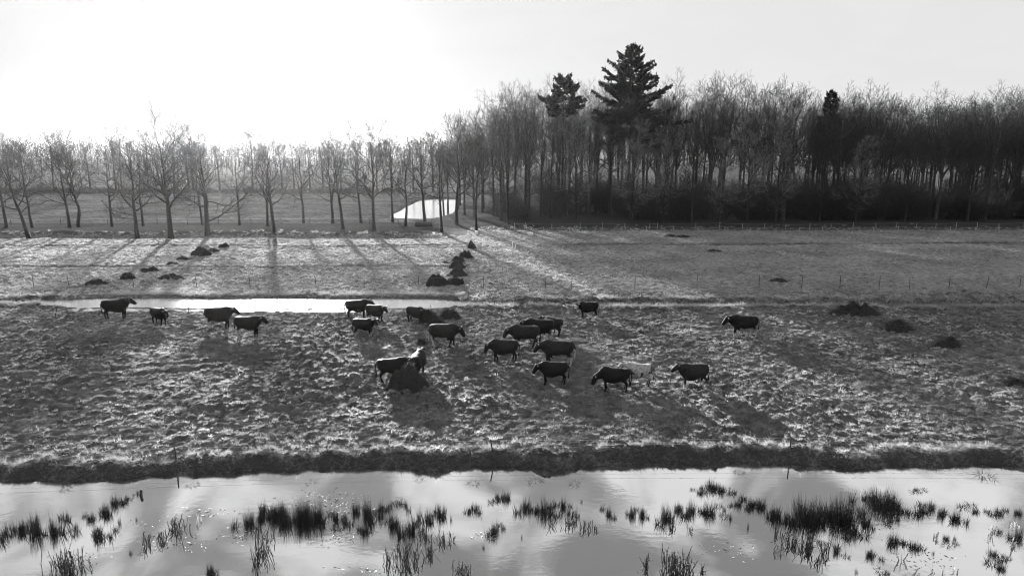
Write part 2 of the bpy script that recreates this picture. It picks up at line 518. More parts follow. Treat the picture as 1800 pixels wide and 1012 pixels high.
def blades(seed, n, h, spread, width, bend, segs=2, base=0.0, gauss=False):
    """a clump of n curved blades"""
    r = np.random.default_rng(seed)
    a = r.uniform(0, 2 * math.pi, n)
    rb = base * np.sqrt(r.uniform(0, 1, n)) if not gauss else base * np.sqrt(r.uniform(0, 1, n)) * r.uniform(.5, 1.25, n)
    hh = h * r.uniform(0.55, 1.1, n)
    if gauss: hh = h * r.uniform(0.25, 1.12, n) * np.clip(1.05 - 0.35 * rb / base + .5 * np.sin(a * 3 + seed) * .4, .3, 1.15)
    out = spread * r.uniform(0.15, 1.0, n)
    bd = bend * r.uniform(0.3, 1.2, n)
    ab = a + r.normal(0, 0.7, n)
    P = np.zeros((n, segs + 1, 3))
    for i in range(segs + 1):
        t = i / segs
        rad = out * t + bd * t * t
        P[:, i, 0] = rb * np.cos(a) + rad * np.cos(ab)
        P[:, i, 1] = rb * np.sin(a) + rad * np.sin(ab)
        P[:, i, 2] = hh * (t - 0.45 * np.minimum(bd / (h + 1e-6), 1.2) * t * t) - 0.02
    wa = r.uniform(0, math.pi, n)
    W = np.stack([np.cos(wa), np.sin(wa), np.zeros(n)], -1) * width * r.uniform(0.7, 1.3, n)[:, None] * 0.5
    V = np.zeros((n, segs + 1, 2, 3))
    for i in range(segs + 1):
        k = 1 - 0.85 * (i / segs) ** 1.5
        V[:, i, 0] = P[:, i] - W * k; V[:, i, 1] = P[:, i] + W * k
    ix = np.arange(n * (segs + 1) * 2).reshape(n, segs + 1, 2)
    Q = np.stack([ix[:, :-1, 0], ix[:, :-1, 1], ix[:, 1:, 1], ix[:, 1:, 0]], -1).reshape(-1, 4)
    return V.reshape(-1, 3), Q


def blade_mesh(name, *a, **k):
    V, Q = blades(*a, **k)
    return mesh_np(name, V, Q, smooth=False)


def in_fan(n, d0, d1, r, power=1.0):
    """random ground points between depths d0 and d1 over the seen width and a margin"""
    w0, w1 = 8 + 0.8 * d0, 8 + 0.8 * d1
    d = np.sqrt(r.uniform(0, 1, n) * (w1 ** 2 - w0 ** 2) + w0 ** 2)
    d = (d - 8) / 0.8
    if power != 1.0: d = d0 + (d1 - d0) * ((d - d0) / (d1 - d0)) ** power
    x = r.uniform(-1, 1, n) * (8 + 0.8 * d)
    return x, d


def scatter_points(x, d, r, s0, s1, sink=0.0, tilt=0.25):
    z = height(x, d) - sink
    n = len(x)
    rots = np.stack([r.normal(0, tilt, n), r.normal(0, tilt, n), r.uniform(0, 6.28, n)], -1)
    s = r.uniform(s0, s1, n)
    return np.stack([x, d, z], -1), rots, np.stack([s, s, s * r.uniform(0.75, 1.2, n)], -1)


r = np.random.default_rng(5)
protoA = [blade_mesh('grass_clump', 100 + i, 34, 0.11, 0.07, 0.012, 0.05, 2, 0.10) for i in range(5)]
x, d = in_fan(110000, 30.0, 66, r, 1.12)
dens = np.clip(1.1 * perlin(x * 1.3, d * 1.5, 41) + 0.58 + 0.9 * perlin(x * .13, d * .13, 42) + .5 * perlin(x * .4, d * .5, 43), 0.06, 1) * (np.abs(d - ditch_mid(x)) > np.where((x < -5) & (x > -43), 2.6, 1.2))
k = (r.uniform(0, 1, len(x)) < dens) & (d > shore_d(x) + crest_off(x))
pts, rots, scl3 = scatter_points(x[k], d[k], r, 0.6, 1.35, 0.02)
big = r.uniform(0, 1, len(pts)) < .05
scl3[big] *= 1.5
scatter('pasture_grass', pts, rots, scl3, protoA, M_GRASS, 'short tussocky winter grass of the cattle pasture', 'grass')
protoM = [blade_mesh('meadow_clump', 160 + i, 26, 0.10, 0.08, 0.016, 0.05, 2, 0.13) for i in range(5)]
x, d = in_fan(75000, 66, 126, r, 1.1)
k = ((np.abs(d - 105) > 1.5) | (x < 4)) & ((d < 114.2) | (x > -8)) & (r.uniform(0, 1, len(x)) < np.clip(.85 + .5 * perlin(x * .5, d * .4, 48), .45, 1))
pts, rots, scl3 = scatter_points(x[k], d[k], r, 0.9, 1.8, 0.03)
scatter('meadow_grass', pts, rots, scl3, protoM, M_MEADOW, 'rough short grass of the meadow beyond the water ditch', 'grass')
# long pale grass hanging over the bank crest
protoB = [blade_mesh('long_grass_clump', 130 + i, 26, 0.30, 0.22, 0.02, 0.28, 3, 0.12) for i in range(4)]
n = 5200
x = r.uniform(-36, 36, n); d = shore_d(x) + crest_off(x) * r.normal(1.25, 0.24, n)
k = (perlin(x * 0.8, d * 0.4, 44) > -0.25) & (d > shore_d(x) + 0.75)
pts, rots, scl3 = scatter_points(x[k], d[k], r, 0.3, 1.0, 0.05)
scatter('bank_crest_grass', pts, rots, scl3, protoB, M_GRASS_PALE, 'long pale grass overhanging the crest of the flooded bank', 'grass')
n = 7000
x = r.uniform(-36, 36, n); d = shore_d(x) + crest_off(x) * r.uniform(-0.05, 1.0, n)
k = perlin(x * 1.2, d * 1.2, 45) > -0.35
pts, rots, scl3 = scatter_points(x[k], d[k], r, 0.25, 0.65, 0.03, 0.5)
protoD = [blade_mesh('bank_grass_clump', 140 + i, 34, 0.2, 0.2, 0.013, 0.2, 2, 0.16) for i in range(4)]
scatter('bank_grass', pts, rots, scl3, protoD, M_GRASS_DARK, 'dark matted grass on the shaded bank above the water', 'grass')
n = 1500
x = r.uniform(-36, 36, n); d = shore_d(x) + crest_off(x) * r.uniform(0.1, 1.0, n)
k = perlin(x * 0.6, d * 1.2, 47) > -0.05
pts, rots, scl3 = scatter_points(x[k], d[k], r, 0.25, 0.7, 0.02, 0.7)
protoP = [blade_mesh('pale_strands', 180 + i, 9, 0.22, 0.3, 0.014, 0.3, 3, 0.12) for i in range(4)]
scatter('bank_strands', pts, rots, scl3, protoP, M_GRASS_PALE, 'loose pale dead strands on the face of the bank', 'grass')
# coarse growth along the middle ditch and the lane edge
n = 6500
x = r.uniform(-62, 68, n); sgn = np.where(r.uniform(0, 1, n) < 0.55, -1, 1)
wet = (x < -5) & (x > -42)
d = ditch_mid(x) + sgn * (np.where(wet, 2.7, 1.0) + np.abs(r.normal(0, 0.7, n)))
k = (perlin(x * 0.5, d * 0.5, 46) > -0.3) & ~(wet & (sgn < 0) & (r.uniform(0, 1, n) < .97))
pts, rots, scl3 = scatter_points(x[k], d[k], r, 0.7, 1.7, 0.03)
scatter('ditch_edge_grass', pts, rots, scl3, protoB, M_GRASS, 'coarse grass growing along the edges of the pasture ditch', 'grass')
n = 1600
x = r.uniform(6, 70, n); d = ditch_mid(x) + r.normal(0, 0.5, n)
pts, rots, scl3 = scatter_points(x, d, r, 1.0, 2.0, 0.03)
scatter('ditch_rushes', pts, rots, scl3, protoD, M_GRASS_DARK, 'dark rushes choking the dry end of the ditch', 'rushes')
n = 900
x = np.concatenate([r.uniform(-105, -8, n), r.uniform(-8, 110, n)])
d = np.where(x < -8, 115.2 + r.normal(0, 0.8, 2 * n), 126.5 + r.normal(0, 2.0, 2 * n))
pts, rots, scl3 = scatter_points(x, d, r, 0.7, 1.7, 0.03)
scatter('verge_grass', pts, rots, scl3, protoB, M_GRASS_DARK, 'rank grass on the verge below the tree rows', 'grass')

# ------------------------------------------------------------------ bare trees


def grow(r, P, Rr, Lp, k, f0, f1, ang, lf, npts, up, gnarl, rf, rmin, fshape=0.5, tip=0.25, keep=1.0):
    """children of a level of branches. P (B,n,3) Rr (B,n) Lp (B)"""
    B, n, _ = P.shape
    f = f0 + (f1 - f0) * ((np.arange(k)[None, :] + r.uniform(0, 1, (B, k))) / k)
    fi = f * (n - 1); i0 = np.minimum(fi.astype(int), n - 2); w = (fi - i0)[..., None]
    b = np.arange(B)[:, None]
    S = P[b, i0] * (1 - w) + P[b, i0 + 1] * w
    T = P[b, i0 + 1] - P[b, i0]; T /= np.linalg.norm(T, axis=-1, keepdims=True) + 1e-9
    rp = Rr[b, i0] * (1 - w[..., 0]) + Rr[b, i0 + 1] * w[..., 0]
    a0, a1 = ang
    an = (a0 + (a1 - a0) * (f - f0) / (f1 - f0 + 1e-9)) + r.normal(0, 0.16, f.shape)
    rv = r.normal(0, 1, T.shape)
    # spread children round the parent by the golden angle
    ref = np.where(np.abs(T[..., 2:3]) < 0.9, np.array([0, 0, 1.0]), np.array([1.0, 0, 0]))
    u = np.cross(T, ref); u /= np.linalg.norm(u, axis=-1, keepdims=True) + 1e-9
    v = np.cross(T, u)
    az = np.arange(k)[None, :] * 2.399 + r.uniform(0, 6.28, (B, 1)) + r.normal(0, 0.35, (B, k))
    side = np.cos(az)[..., None] * u + np.sin(az)[..., None] * v
    D = np.cos(an)[..., None] * T + np.sin(an)[..., None] * side
    L_ = Lp[:, None] * lf * (1 - fshape * (f - f0) / (1 - f0 + 1e-9)) * r.uniform(0.7, 1.25, f.shape)
    r0 = np.clip(rp * rf * r.uniform(0.75, 1.1, f.shape), rmin, None)
    M_ = B * k
    S, D, L_, r0 = S.reshape(M_, 3), D.reshape(M_, 3), L_.ravel(), r0.ravel()
    if keep < 1.0:
        kk = r.uniform(0, 1, M_) < keep
        S, D, L_, r0 = S[kk], D[kk], L_[kk], r0[kk]; M_ = len(S)
    C_ = np.zeros((M_, npts, 3)); C_[:, 0] = S
    for i in range(1, npts):
        D = D + np.array([0, 0, up]) + r.normal(0, gnarl, D.shape)
        D /= np.linalg.norm(D, axis=1, keepdims=True)
        C_[:, i] = C_[:, i - 1] + D * (L_ / (npts - 1))[:, None]
    rad = r0[:, None] * np.linspace(1, tip, npts)[None, :]
    return C_, np.maximum(rad, rmin * 0.5), L_


def bare_tree(name, seed, H=18.0, tr=0.33, cb=0.32, spread=6.5, k=(15, 8, 7, 4), top_ang=0.45, low_ang=1.15,
              lean=0.0, crook=0.0, gnarl=0.16, up=0.07, trunk_frac=0.86, rmin=0.015, limb=None, fork=None, lowtwig=0, tz=1.0):
    """meshes (trunk, crown) of a leafless tree with its base at the origin"""
    r = np.random.default_rng(seed)
    n = 14
    t = np.linspace(0, 1, n)
    P = np.zeros((1, n, 3))
    P[0, :, 2] = t * H * trunk_frac
    wob = np.cumsum(r.normal(0, 0.11 + 0.25 * crook, (n, 2)), axis=0) * np.linspace(0, 1, n)[:, None]
    P[0, :, :2] = wob
    P[0, :, 0] += lean * t * H * trunk_frac * 0.35
    if crook:
        P[0, :, 0] += crook * np.sin(t * 7.0) * 0.9 * np.minimum(t * 4, 1)
    Rr = (tr * (1 - 0.86 * t ** 0.9))[None, :]
    Rr[0, 0] *= 1.45; Rr[0, 1] *= 1.03
    tg = Geo(); cg = Geo()
    # root flare: an extra ring low down
    P2 = np.insert(P, 1, P[:, 0] * 0.93 + P[:, 1] * 0.07 * 1.0, axis=1)
    R2 = np.insert(Rr, 1, Rr[:, 0] * 0.78, axis=1)
    P2[:, 0, 2] = -0.35
    tubes(tg, P2, R2, 9)
    L0 = np.array([spread / 0.62])
    # main limbs
    A, ra, la = grow(r, P, Rr, L0, k[0], cb, 0.985, (low_ang, top_ang), 0.62, 9, up, gnarl, 0.62, 0.03, 0.35, 0.2)
    if fork:
        for (f, an, ll) in fork:
            B_, rb, lb = grow(r, P, Rr, np.array([ll]), 1, f, f + 0.01, (an, an), 1.0, 9, 0.12, gnarl * 0.7, 0.85, 0.05, 0.0, 0.25)
            A = np.concatenate([A, B_]); ra = np.concatenate([ra, rb]); la = np.concatenate([la, lb])
    if limb:
        for (zf, dirx, rise, ll, rr_) in limb:
            i = zf * (n - 1); i0 = int(i)
            s = P[0, i0] + (P[0, i0 + 1] - P[0, i0]) * (i - i0)
            q = np.linspace(0, 1, 9)
            B_ = np.zeros((1, 9, 3))
            B_[0] = s + np.stack([dirx * q * ll, 0.15 * ll * q, rise * ll * q ** 1.5], -1) + r.normal(0, 0.06, (9, 3)) * q[:, None]
            A = np.concatenate([A, B_]); ra = np.concatenate([ra, (rr_ * np.linspace(1, 0.25, 9))[None]]); la = np.concatenate([la, [ll]])
    tubes(tg, A, ra, 6)
    Bq, rb, lb = grow(r, A, ra, la, k[1], 0.22, 0.99, (0.95, 0.55), 0.52, 6, up * 1.1, gnarl * 1.15, 0.6, 0.022, 0.45)
    tubes(cg, Bq, rb, 4)
    Cq, rc, lc = grow(r, Bq, rb, lb, k[2], 0.2, 0.99, (0.9, 0.5), 0.55, 4, up * 1.2, gnarl * 1.2, 0.65, rmin, 0.4)
    tubes(cg, Cq, rc, 3)
    Dq, rd, ld = grow(r, Cq, rc, lc, k[3], 0.25, 0.99, (0.5, 0.5), 0.62, 3, up, gnarl, 0.7, rmin * 0.75, 0.3)
    tubes(cg, Dq, rd, 3)
    if lowtwig:
        E, re_, le = grow(r, P, Rr, np.array([2.6]), lowtwig, 0.12, cb, (1.4, 1.2), 0.9, 5, -0.01, 0.18, 0.12, 0.02, 0.0)
        tubes(cg, E, re_, 3)
        F_, rf_, lf_ = grow(r, E, re_, le, 6, 0.3, 0.99, (0.9, 0.5), 0.5, 3, 0.03, 0.15, 0.7, rmin, 0.3)
        tubes(cg, F_, rf_, 3)
    return tg.mesh(name + '_trunk'), cg.mesh(name + '_crown')


def plant_tree(name, meshes, x, d, rz, sc, label, group=None, cat='tree', z=None, bark=None, twig=None):
    zz_ = float(height(np.array([x]), np.array([d]), False)[0]) if z is None else z
    e = empty(name, (x, d, zz_ - 0.05), rz, sc)
    link('trunk', meshes[0], bark or M_BARK, e)
    link('crown', meshes[1], twig or M_TWIG, e)
    return tag(e, label, cat, group)


# the two rows of oaks along the lane: (px, base y, top y, trunk radius, options, label)
OAKS = [
    (12, 402, 258, .30, dict(), 'bare oak at the far left end of the lane, mostly cut by the picture edge'),
    (50, 413, 262, .34, dict(lean=-0.42), 'bare oak leaning left, on the lane bank near the left end'),
    (57, 402, 256, .28, dict(lean=-0.15, spread=5.5), 'slim bare oak just behind the leaning oak'),
    (123, 402, 250, .32, dict(limb=[(.33, -1, .35, 6, .1)]), 'bare oak with a long drooping low branch to its left'),
    (138, 401, 262, .34, dict(crook=.75, spread=7, H0=.9), 'crooked bare oak with a kinked S shaped trunk'),
    (197, 400, 252, .25, dict(spread=5), 'slender straight bare oak right of the crooked oak'),
    (241, 412, 240, .38, dict(limb=[(.30, -1, .25, 5, .09), (.26, -1, .12, 4, .07)]), 'bare oak with two low horizontal branches reaching left'),
    (252, 399, 262, .25, dict(spread=4.5), 'thin bare oak close behind the oak with low branches'),
    (300, 412, 222, .50, dict(spread=8.5, H0=1.05, k=(19, 9, 7, 4), fork=[(.36, .45, 9), (.4, -.5, 8)]), 'tallest and broadest bare oak of the lane, with a thick trunk'),
    (356, 398, 262, .22, dict(spread=4), 'thin bare oak half hidden by the stout oak with the low limb'),
    (365, 410, 240, .46, dict(spread=7, limb=[(.17, 1, .75, 8, .17)], fork=[(.3, .3, 9)]), 'stout bare oak with one thick limb rising right from low on its trunk'),
    (421, 398, 262, .24, dict(spread=5), 'lone slim bare oak in the sun glare'),
    (471, 400, 256, .28, dict(fork=[(.35, .4, 8)]), 'bare oak close to the left of its twin in the glare'),
    (482, 409, 240, .33, dict(lean=-.1, fork=[(.34, .45, 8)]), 'bare oak of the glaring pair nearer the meadow'),
    (534, 394, 258, .28, dict(fork=[(.36, .55, 7)], spread=6), 'bare oak with its trunk forking into a wide Y'),
    (585, 394, 256, .32, dict(fork=[(.3, .25, 8)]), 'twin stemmed bare oak behind the lane'),
    (603, 405, 244, .32, dict(lean=-.12, spread=5.5), 'bare oak on the lane bank, its shadow crossing the meadow'),
    (635, 394, 250, .30, dict(lean=-.2, spread=5.5), 'bare oak leaning a little left behind the lane'),
    (657, 406, 236, .36, dict(spread=7.5, k=(17, 9, 7, 4)), 'full crowned bare oak with a mossy flared foot'),
    (690, 392, 246, .27, dict(spread=5), 'slim bare oak left of the shining pond'),
    (713, 400, 250, .28, dict(crook=.2, spread=5, limb=[(.38, 1, .1, 4, .07)]), 'bare oak in front of the left end of the pond'),
    (747, 390, 236, .36, dict(lean=-.15, spread=6, fork=[(.42, .5, 8)]), 'bare oak with a bent forked trunk before the pond'),
    (776, 405, 250, .30, dict(spread=4), 'straight bare trunk crossing the right end of the pond'),
    (802, 390, 215, .42, dict(spread=8, k=(19, 9, 7, 4)), 'wide crowned bare tree at the corner of the wood beside the pond'),
    (837, 399, 235, .30, dict(spread=5, k=(15, 9, 7, 4)), 'bare tree standing at the lane end before the wood'),
]
for i, (px, by, ty, tr, op, lab) in enumerate(OAKS):
    x, d = at(px, by, 0.55)
    H = CAM_H + d * math.tan(math.atan((506 - ty) / FPX) - PITCH) - 0.5
    op = dict(op); op.pop('H0', None)
    op.setdefault('k', (13, 7, 7, 4)); op.setdefault('spread', 6.2)
    ms = bare_tree('oak_tree', 300 + i, H=H, tr=tr, **op)
    plant_tree('oak_tree', ms, x, d, 0.0, 1.0, lab, 'bare oaks in the two rows along the lane')

# far row beyond the hedge
FAR_ROW = [20, 45, 96, 128, 160, 205, 215, 262, 308, 333, 341, 387, 445, 497, 518, 546, 569, 600, 630, 663, 690, 727, 762]
protoF = [bare_tree('field_tree', 400 + i, H=19, tr=0.42, cb=0.36, spread=6, k=(12, 7, 6, 3), rmin=0.03) for i in range(5)]
rr = random.Random(4)
NICK = ['oak at the far left end', 'leaning oak', 'slim oak beside the leaning oak', 'oak with the drooping low branch', 'crooked oak', 'slender straight oak',
        'oak with two low branches', 'thin lane oak', 'tallest oak', 'thin oak by the stout oak', 'stout oak', 'lone slim oak', 'left glare twin oak',
        'right glare twin oak', 'oak with the wide Y fork', 'twin stemmed oak', 'lane bank oak', 'slightly leaning oak', 'full crowned oak', 'slim oak left of the pond',
        'oak at the pond end', 'bent forked oak', 'straight oak crossing the pond', 'corner tree of the wood', 'lane end tree']
used = set()


def far_label(px):
    for j in sorted(range(len(OAKS)), key=lambda q: abs(OAKS[q][0] - px)):
        lab = 'bare far tree beyond the hedge, just %s of the %s' % ('left' if px < OAKS[j][0] else 'right', NICK[j])
        if lab not in used and abs(OAKS[j][0] - px) > 2:
            used.add(lab)
            return lab


for i, px in enumerate(FAR_ROW):
    d = 242 + rr.uniform(-5, 12)
    plant_tree('field_tree', protoF[i % 5], x_at(px, d), d, rr.uniform(0, 6.28), rr.uniform(0.88, 1.15),
               far_label(px), 'bare trees in the far row beyond the hedge')

# the wood of tall bare beeches
prof_px = [(780, 222), (800, 208), (850, 182), (900, 150), (950, 134), (1010, 140), (1060, 150), (1150, 145), (1200, 138), (1250, 142), (1300, 138), (1350, 142),
           (1400, 138), (1440, 168), (1480, 160), (1520, 158), (1600, 160), (1660, 172), (1700, 165), (1780, 158), (1900, 156)]


def wood_top(px):
    return float(np.interp(px, [p[0] for p in prof_px], [p[1] for p in prof_px]))


protoW = [bare_tree('beech_tree', 500 + i, H=27, tr=0.34 + 0.03 * (i % 3), cb=0.34 + 0.05 * (i % 3), spread=7.6, k=(11, 7, 6, 5), top_ang=0.5, low_ang=0.85, fork=[(.36 + .04 * (i % 3), .36, 12), (.42, -.4, 11), (.5, .4, 9)],
                    up=0.05, gnarl=0.13, trunk_frac=0.78, rmin=0.015, lowtwig=3) for i in range(7)]
protoE = [bare_tree('edge_tree', 540 + i, H=24, tr=0.3, cb=0.22, spread=6.0, k=(22, 8, 7, 4), top_ang=0.4, low_ang=1.2, up=0.06, gnarl=0.13,
                    rmin=0.014, lowtwig=9) for i in range(4)]
rr = random.Random(9)
# edge trees one can pick out by their pale trunks: px, base y
EDGE = [(893, 391, 0, 'slim edge tree at the left corner of the wood, dark trunk'), (930, 388, 0, 'edge tree left of the two pale trunks before the wood'),
        (968, 384, 0, 'left of two grey edge trees standing before the shrubs'), (1013, 386, 1, 'right of two grey edge trees standing before the shrubs'),
        (1110, 394, 2, 'edge tree with a whitish trunk foot below the big spruce'), (1165, 393, 1, 'pale trunked edge tree right of the white footed tree'),
        (1215, 392, 0, 'thin edge tree midway along the wood front'), (1265, 395, 1, 'pale thin edge tree behind the wire fence'),
        (1313, 392, 1, 'pale edge tree with a straight clean trunk'), (1363, 392, 1, 'edge tree with a grey trunk below the narrow spruce'),
        (1440, 388, 0, 'dark edge tree before dense shrubs'), (1503, 393, 1, 'lone leaning edge tree with a pale trunk and wide low crown'),
        (1590, 390, 0, 'dark edge tree on the right of the lone leaning tree'), (1700, 390, 0, 'dark edge tree near the right end of the wood')]
placed = []
for i, (px, by, pale, lab) in enumerate(EDGE):
    x, d = at(px, by, 0.5)
    s = 0.7 + 0.22 * rr.random() if pale else 0.85
    if 'lone leaning' in lab: s = 0.72
    e = plant_tree('edge_tree', protoE[i % 4], x, d, rr.uniform(0, 6.28), (s, s, s), lab, 'trees along the edge of the wood')
    if pale:
        b = e.children[0]
        b.data = b.data.copy(); b.data.materials.clear(); b.data.materials.append(M_BARK_PALE)
    if 'lone' in lab: e.rotation_euler = (0, 0.07, 0.4)
    placed.append((x, d))
cnt = 0
for tries in range(9000):
    if cnt >= 195: break
    px = rr.uniform(772, 2060)
    d = 139 + (46 if px < 1450 else 66) * rr.random() ** 1.1
    x = x_at(px, d)
    if (d < 142 and px < 830) or (px < 805 and (d < 158 or d > 175)): continue
    gap = 4.6 if px > 1400 else 5.6
    if any((x - a) ** 2 + (d - b) ** 2 < gap ** 2 for a, b in placed): continue
    placed.append((x, d)); cnt += 1
    ty = wood_top(px) + rr.uniform(-16, 20)
    H = CAM_H + 152 * math.tan(math.atan((506 - ty) / FPX) - PITCH)
    H *= 1 + 0.0016 * (d - 152)
    s = H / 27.0
    plant_tree('beech_tree', protoW[rr.randrange(7)], x, d, rr.uniform(0, 6.28), (s, s, s), 'tall bare beech crowded in the wood behind the edge trees',
               'tall bare trees inside the wood', bark=M_BEECH)


# spruces rising over the wood
def spruce(seed, H, base, wid, nb, dens=1.0, ex=0.7):
    r = np.random.default_rng(seed)
    tg, cg = Geo(), Geo()
    P = np.zeros((1, 10, 3)); P[0, :, 2] = np.linspace(-0.3, H, 10)
    tubes(tg, P, (0.42 * (1 - np.linspace(0, 0.97, 10)))[None], 8)
    for i in range(nb):
        f = (i + r.uniform(0, 1)) / nb
        z = base + (H - base) * f ** 0.9 + r.normal(0, .35) * (1 - f)
        ln = wid * (1 - f) ** ex * r.uniform(0.45, 1.15) * (0.75 if f < 0.15 else 1) + 0.2
        a = i * 2.399 + r.normal(0, 0.3)
        n = 8; q = np.linspace(0, 1, n)
        droop = ln * (r.uniform(-.22, .26) + .35 * f) * q - 0.10 * ln * np.sin(q * 3.1)
        B = np.zeros((1, n, 3))
        B[0, :, 0] = np.cos(a) * ln * q; B[0, :, 1] = np.sin(a) * ln * q; B[0, :, 2] = z + droop
        tubes(tg, B, (0.07 * np.linspace(1, 0.2, n))[None], 4)
        m = int(170 * dens * (ln / wid) + 30)
        qs = r.uniform(0.12, 1.0, m) ** 0.8
        base_p = np.stack([np.interp(qs, q, B[0, :, j]) for j in range(3)], -1)
        along = np.array([math.cos(a), math.sin(a), 0.25]); side = np.array([-math.sin(a), math.cos(a), 0])
        sg = np.where(r.uniform(0, 1, m) < 0.5, -1, 1)
        sl = (0.5 + 0.26 * ln * (1 - qs)) * r.uniform(0.5, 1.3, m)
        tip = base_p + along * (sl * 0.8)[:, None] + side * (sg * sl * 0.7)[:, None] + np.array([0, 0, 1]) * (r.normal(-0.2, 0.36, m))[:, None]
        dirv = tip - base_p; dirv /= np.linalg.norm(dirv, axis=1, keepdims=True)
        wv = np.cross(dirv, np.array([0, 0, 1.0])) + r.normal(0, 0.35, (m, 3)); wv /= np.linalg.norm(wv, axis=1, keepdims=True)
        w = 0.10 * r.uniform(0.5, 1.5, m)[:, None]
        md = base_p * 0.45 + tip * 0.55
        V = np.stack([base_p, md - wv * w, tip, md + wv * w], 1).reshape(-1, 3)
        cg.add(V, np.arange(4 * m).reshape(m, 4))
        # needles hanging below the spray
        V2 = np.stack([base_p, md - np.array([0, 0, 1]) * (w * 2.2), tip, md + wv * w * 0.3], 1).reshape(-1, 3)
        cg.add(V2, np.arange(4 * m).reshape(m, 4))
    return tg.mesh('spruce_trunk'), cg.mesh('spruce_crown', False)


def put_spruce(px, d, ty, base, wid, nb, seed, label, dens=1.0, ex=0.7):
    H = CAM_H + d * math.tan(math.atan((506 - ty) / FPX) - PITCH) - 0.5
    plant_tree('spruce_tree', spruce(seed, H, H * base, wid, nb, dens, ex), x_at(px, d), d, 0.3, 1.0, label, 'spruces rising from the wood', bark=M_BARK, twig=M_NEEDLE)


put_spruce(1103, 150, 78, 0.46, 13.5, 130, 71, 'tallest dark spruce, towering over the bare wood with ragged branches', 1.1, 0.85)
put_spruce(988, 152, 134, 0.74, 5.6, 44, 72, 'broad spruce top showing just above the bare crowns', 0.8, 0.45)
put_spruce(1443, 152, 161, 0.55, 2.8, 60, 73, 'narrow spruce standing in a notch of the wood skyline', 0.8, 0.6)

# undergrowth: leafless shrubs inside the wood
protoS = []
for i in range(5):
    r_ = np.random.default_rng(600 + i)
    g = Geo()
    k0 = 16
    a = r_.uniform(0, 6.28, k0); P = np.zeros((k0, 6, 3)); q = np.linspace(0, 1, 6)
    ln = r_.uniform(2.2, 4.6, k0)
    P[:, :, 0] = 0.3 * np.cos(a)[:, None] + np.cos(a)[:, None] * (ln * r_.uniform(0.2, 0.6, k0))[:, None] * q
    P[:, :, 1] = 0.3 * np.sin(a)[:, None] + np.sin(a)[:, None] * (ln * r_.uniform(0.2, 0.6, k0))[:, None] * q
    P[:, :, 2] = ln[:, None] * q
    Rr = 0.04 * np.ones((k0, 6)) * np.linspace(1, 0.3, 6)
    tubes(g, P, Rr, 4)
    B_, rb, lb = grow(r_, P, Rr, ln, 9, 0.1, 0.99, (0.9, 0.5), 0.5, 4, 0.08, 0.2, 0.7, 0.02, 0.4)
    tubes(g, B_, rb, 3)
    C_, rc, lc = grow(r_, B_, rb, lb, 7, 0.1, 0.99, (0.9, 0.5), 0.5, 3, 0.05, 0.2, 0.7, 0.018, 0.4)
    tubes(g, C_, rc, 3)
    protoS.append(g.mesh('shrub_clump'))
n = 260
r = np.random.default_rng(77)
d = 138.5 + 40 * r.uniform(0, 1, n) ** 1.8
pxs = 850 + 1200 * r.uniform(0, 1, n) ** 0.8
x = np.array([x_at(p, q) for p, q in zip(pxs, d)])
k = (perlin(x * 0.09, d * 0.09, 51) > -0.12) | (pxs > 1380)
x, d = x[k], d[k]
pts, rots, scl3 = scatter_points(x, d, r, 0.9, 2.0, 0.1, 0.05)
scatter('undergrowth', pts, rots, scl3, protoS, M_SHRUB, 'tangled dark leafless shrubs under the trees of the wood', 'undergrowth')
# bramble and low hedge on the far bank
n = 480
x = r.uniform(-230, -36, n); d = 232 + r.normal(0, 1.0, n)
pts, rots, scl3 = scatter_points(x, d, r, 0.22, 0.42, 0.2, 0.05)
scatter('far_hedge', pts, rots, scl3, protoS, M_SHRUB, 'low dark hedge between the far field and the tree rows', 'hedge')


# distant woods fading in the haze
def far_wood(name, d0, d1, x0, x1, n, h0, h1, seed, label):
    r = np.random.default_rng(seed)
    g = Geo()
    x = r.uniform(x0, x1, n); d = d0 + (d1 - d0) * r.uniform(0, 1, n)
    hs = (h0 + (h1 - h0) * r.uniform(0, 1, n)) * (1 + 0.12 * perlin(x * 0.02, d * 0.02, 60))
    m = 90
    u = r.normal(0, 1, (n, m, 3)); u /= np.linalg.norm(u, axis=2, keepdims=True)
    rad = r.uniform(0.3, 1.0, (n, m, 1)) ** 0.6
    ctr = np.stack([x, d, hs * 0.62], -1)[:, None, :]
    ext = np.stack([hs * 0.24, hs * 0.24, hs * 0.4], -1)[:, None, :]
    c = (ctr + u * rad * ext).reshape(-1, 3)
    s = 0.035 * np.repeat(hs, m)[:, None]
    a = r.normal(0, 1, c.shape) * s; b = r.normal(0, 1, c.shape) * s * 0.5 + np.array([0, 0, 1]) * s
    V = np.stack([c - a * 0.3, c + a * 0.3, c + b], 1).reshape(-1, 3)
    g.add(V, None, np.arange(len(V)).reshape(-1, 3))
    P = np.zeros((n, 2, 3)); P[:, 0] = np.stack([x, d, x * 0 - 0.3], -1); P[:, 1] = np.stack([x, d, hs * 0.75], -1)
    tubes(g, P, np.full((n, 2), 0.3), 4)
    tag(link(name, g.mesh(name, False), M_FAR), label, 'wood', kind='stuff')


far_wood('distant_wood', 640, 800, -760, 760, 1100, 21, 28, 81, 'distant hazy wood closing the horizon')
far_wood('hazy_tree_belt', 380, 430, -380, 30, 55, 12, 16, 82, 'hazy belt of trees in the far fields')
far_wood('back_wood', 225, 300, 100, 320, 90, 18, 24, 83, 'deep back of the wood behind the beeches')

# ------------------------------------------------------------------ cattle


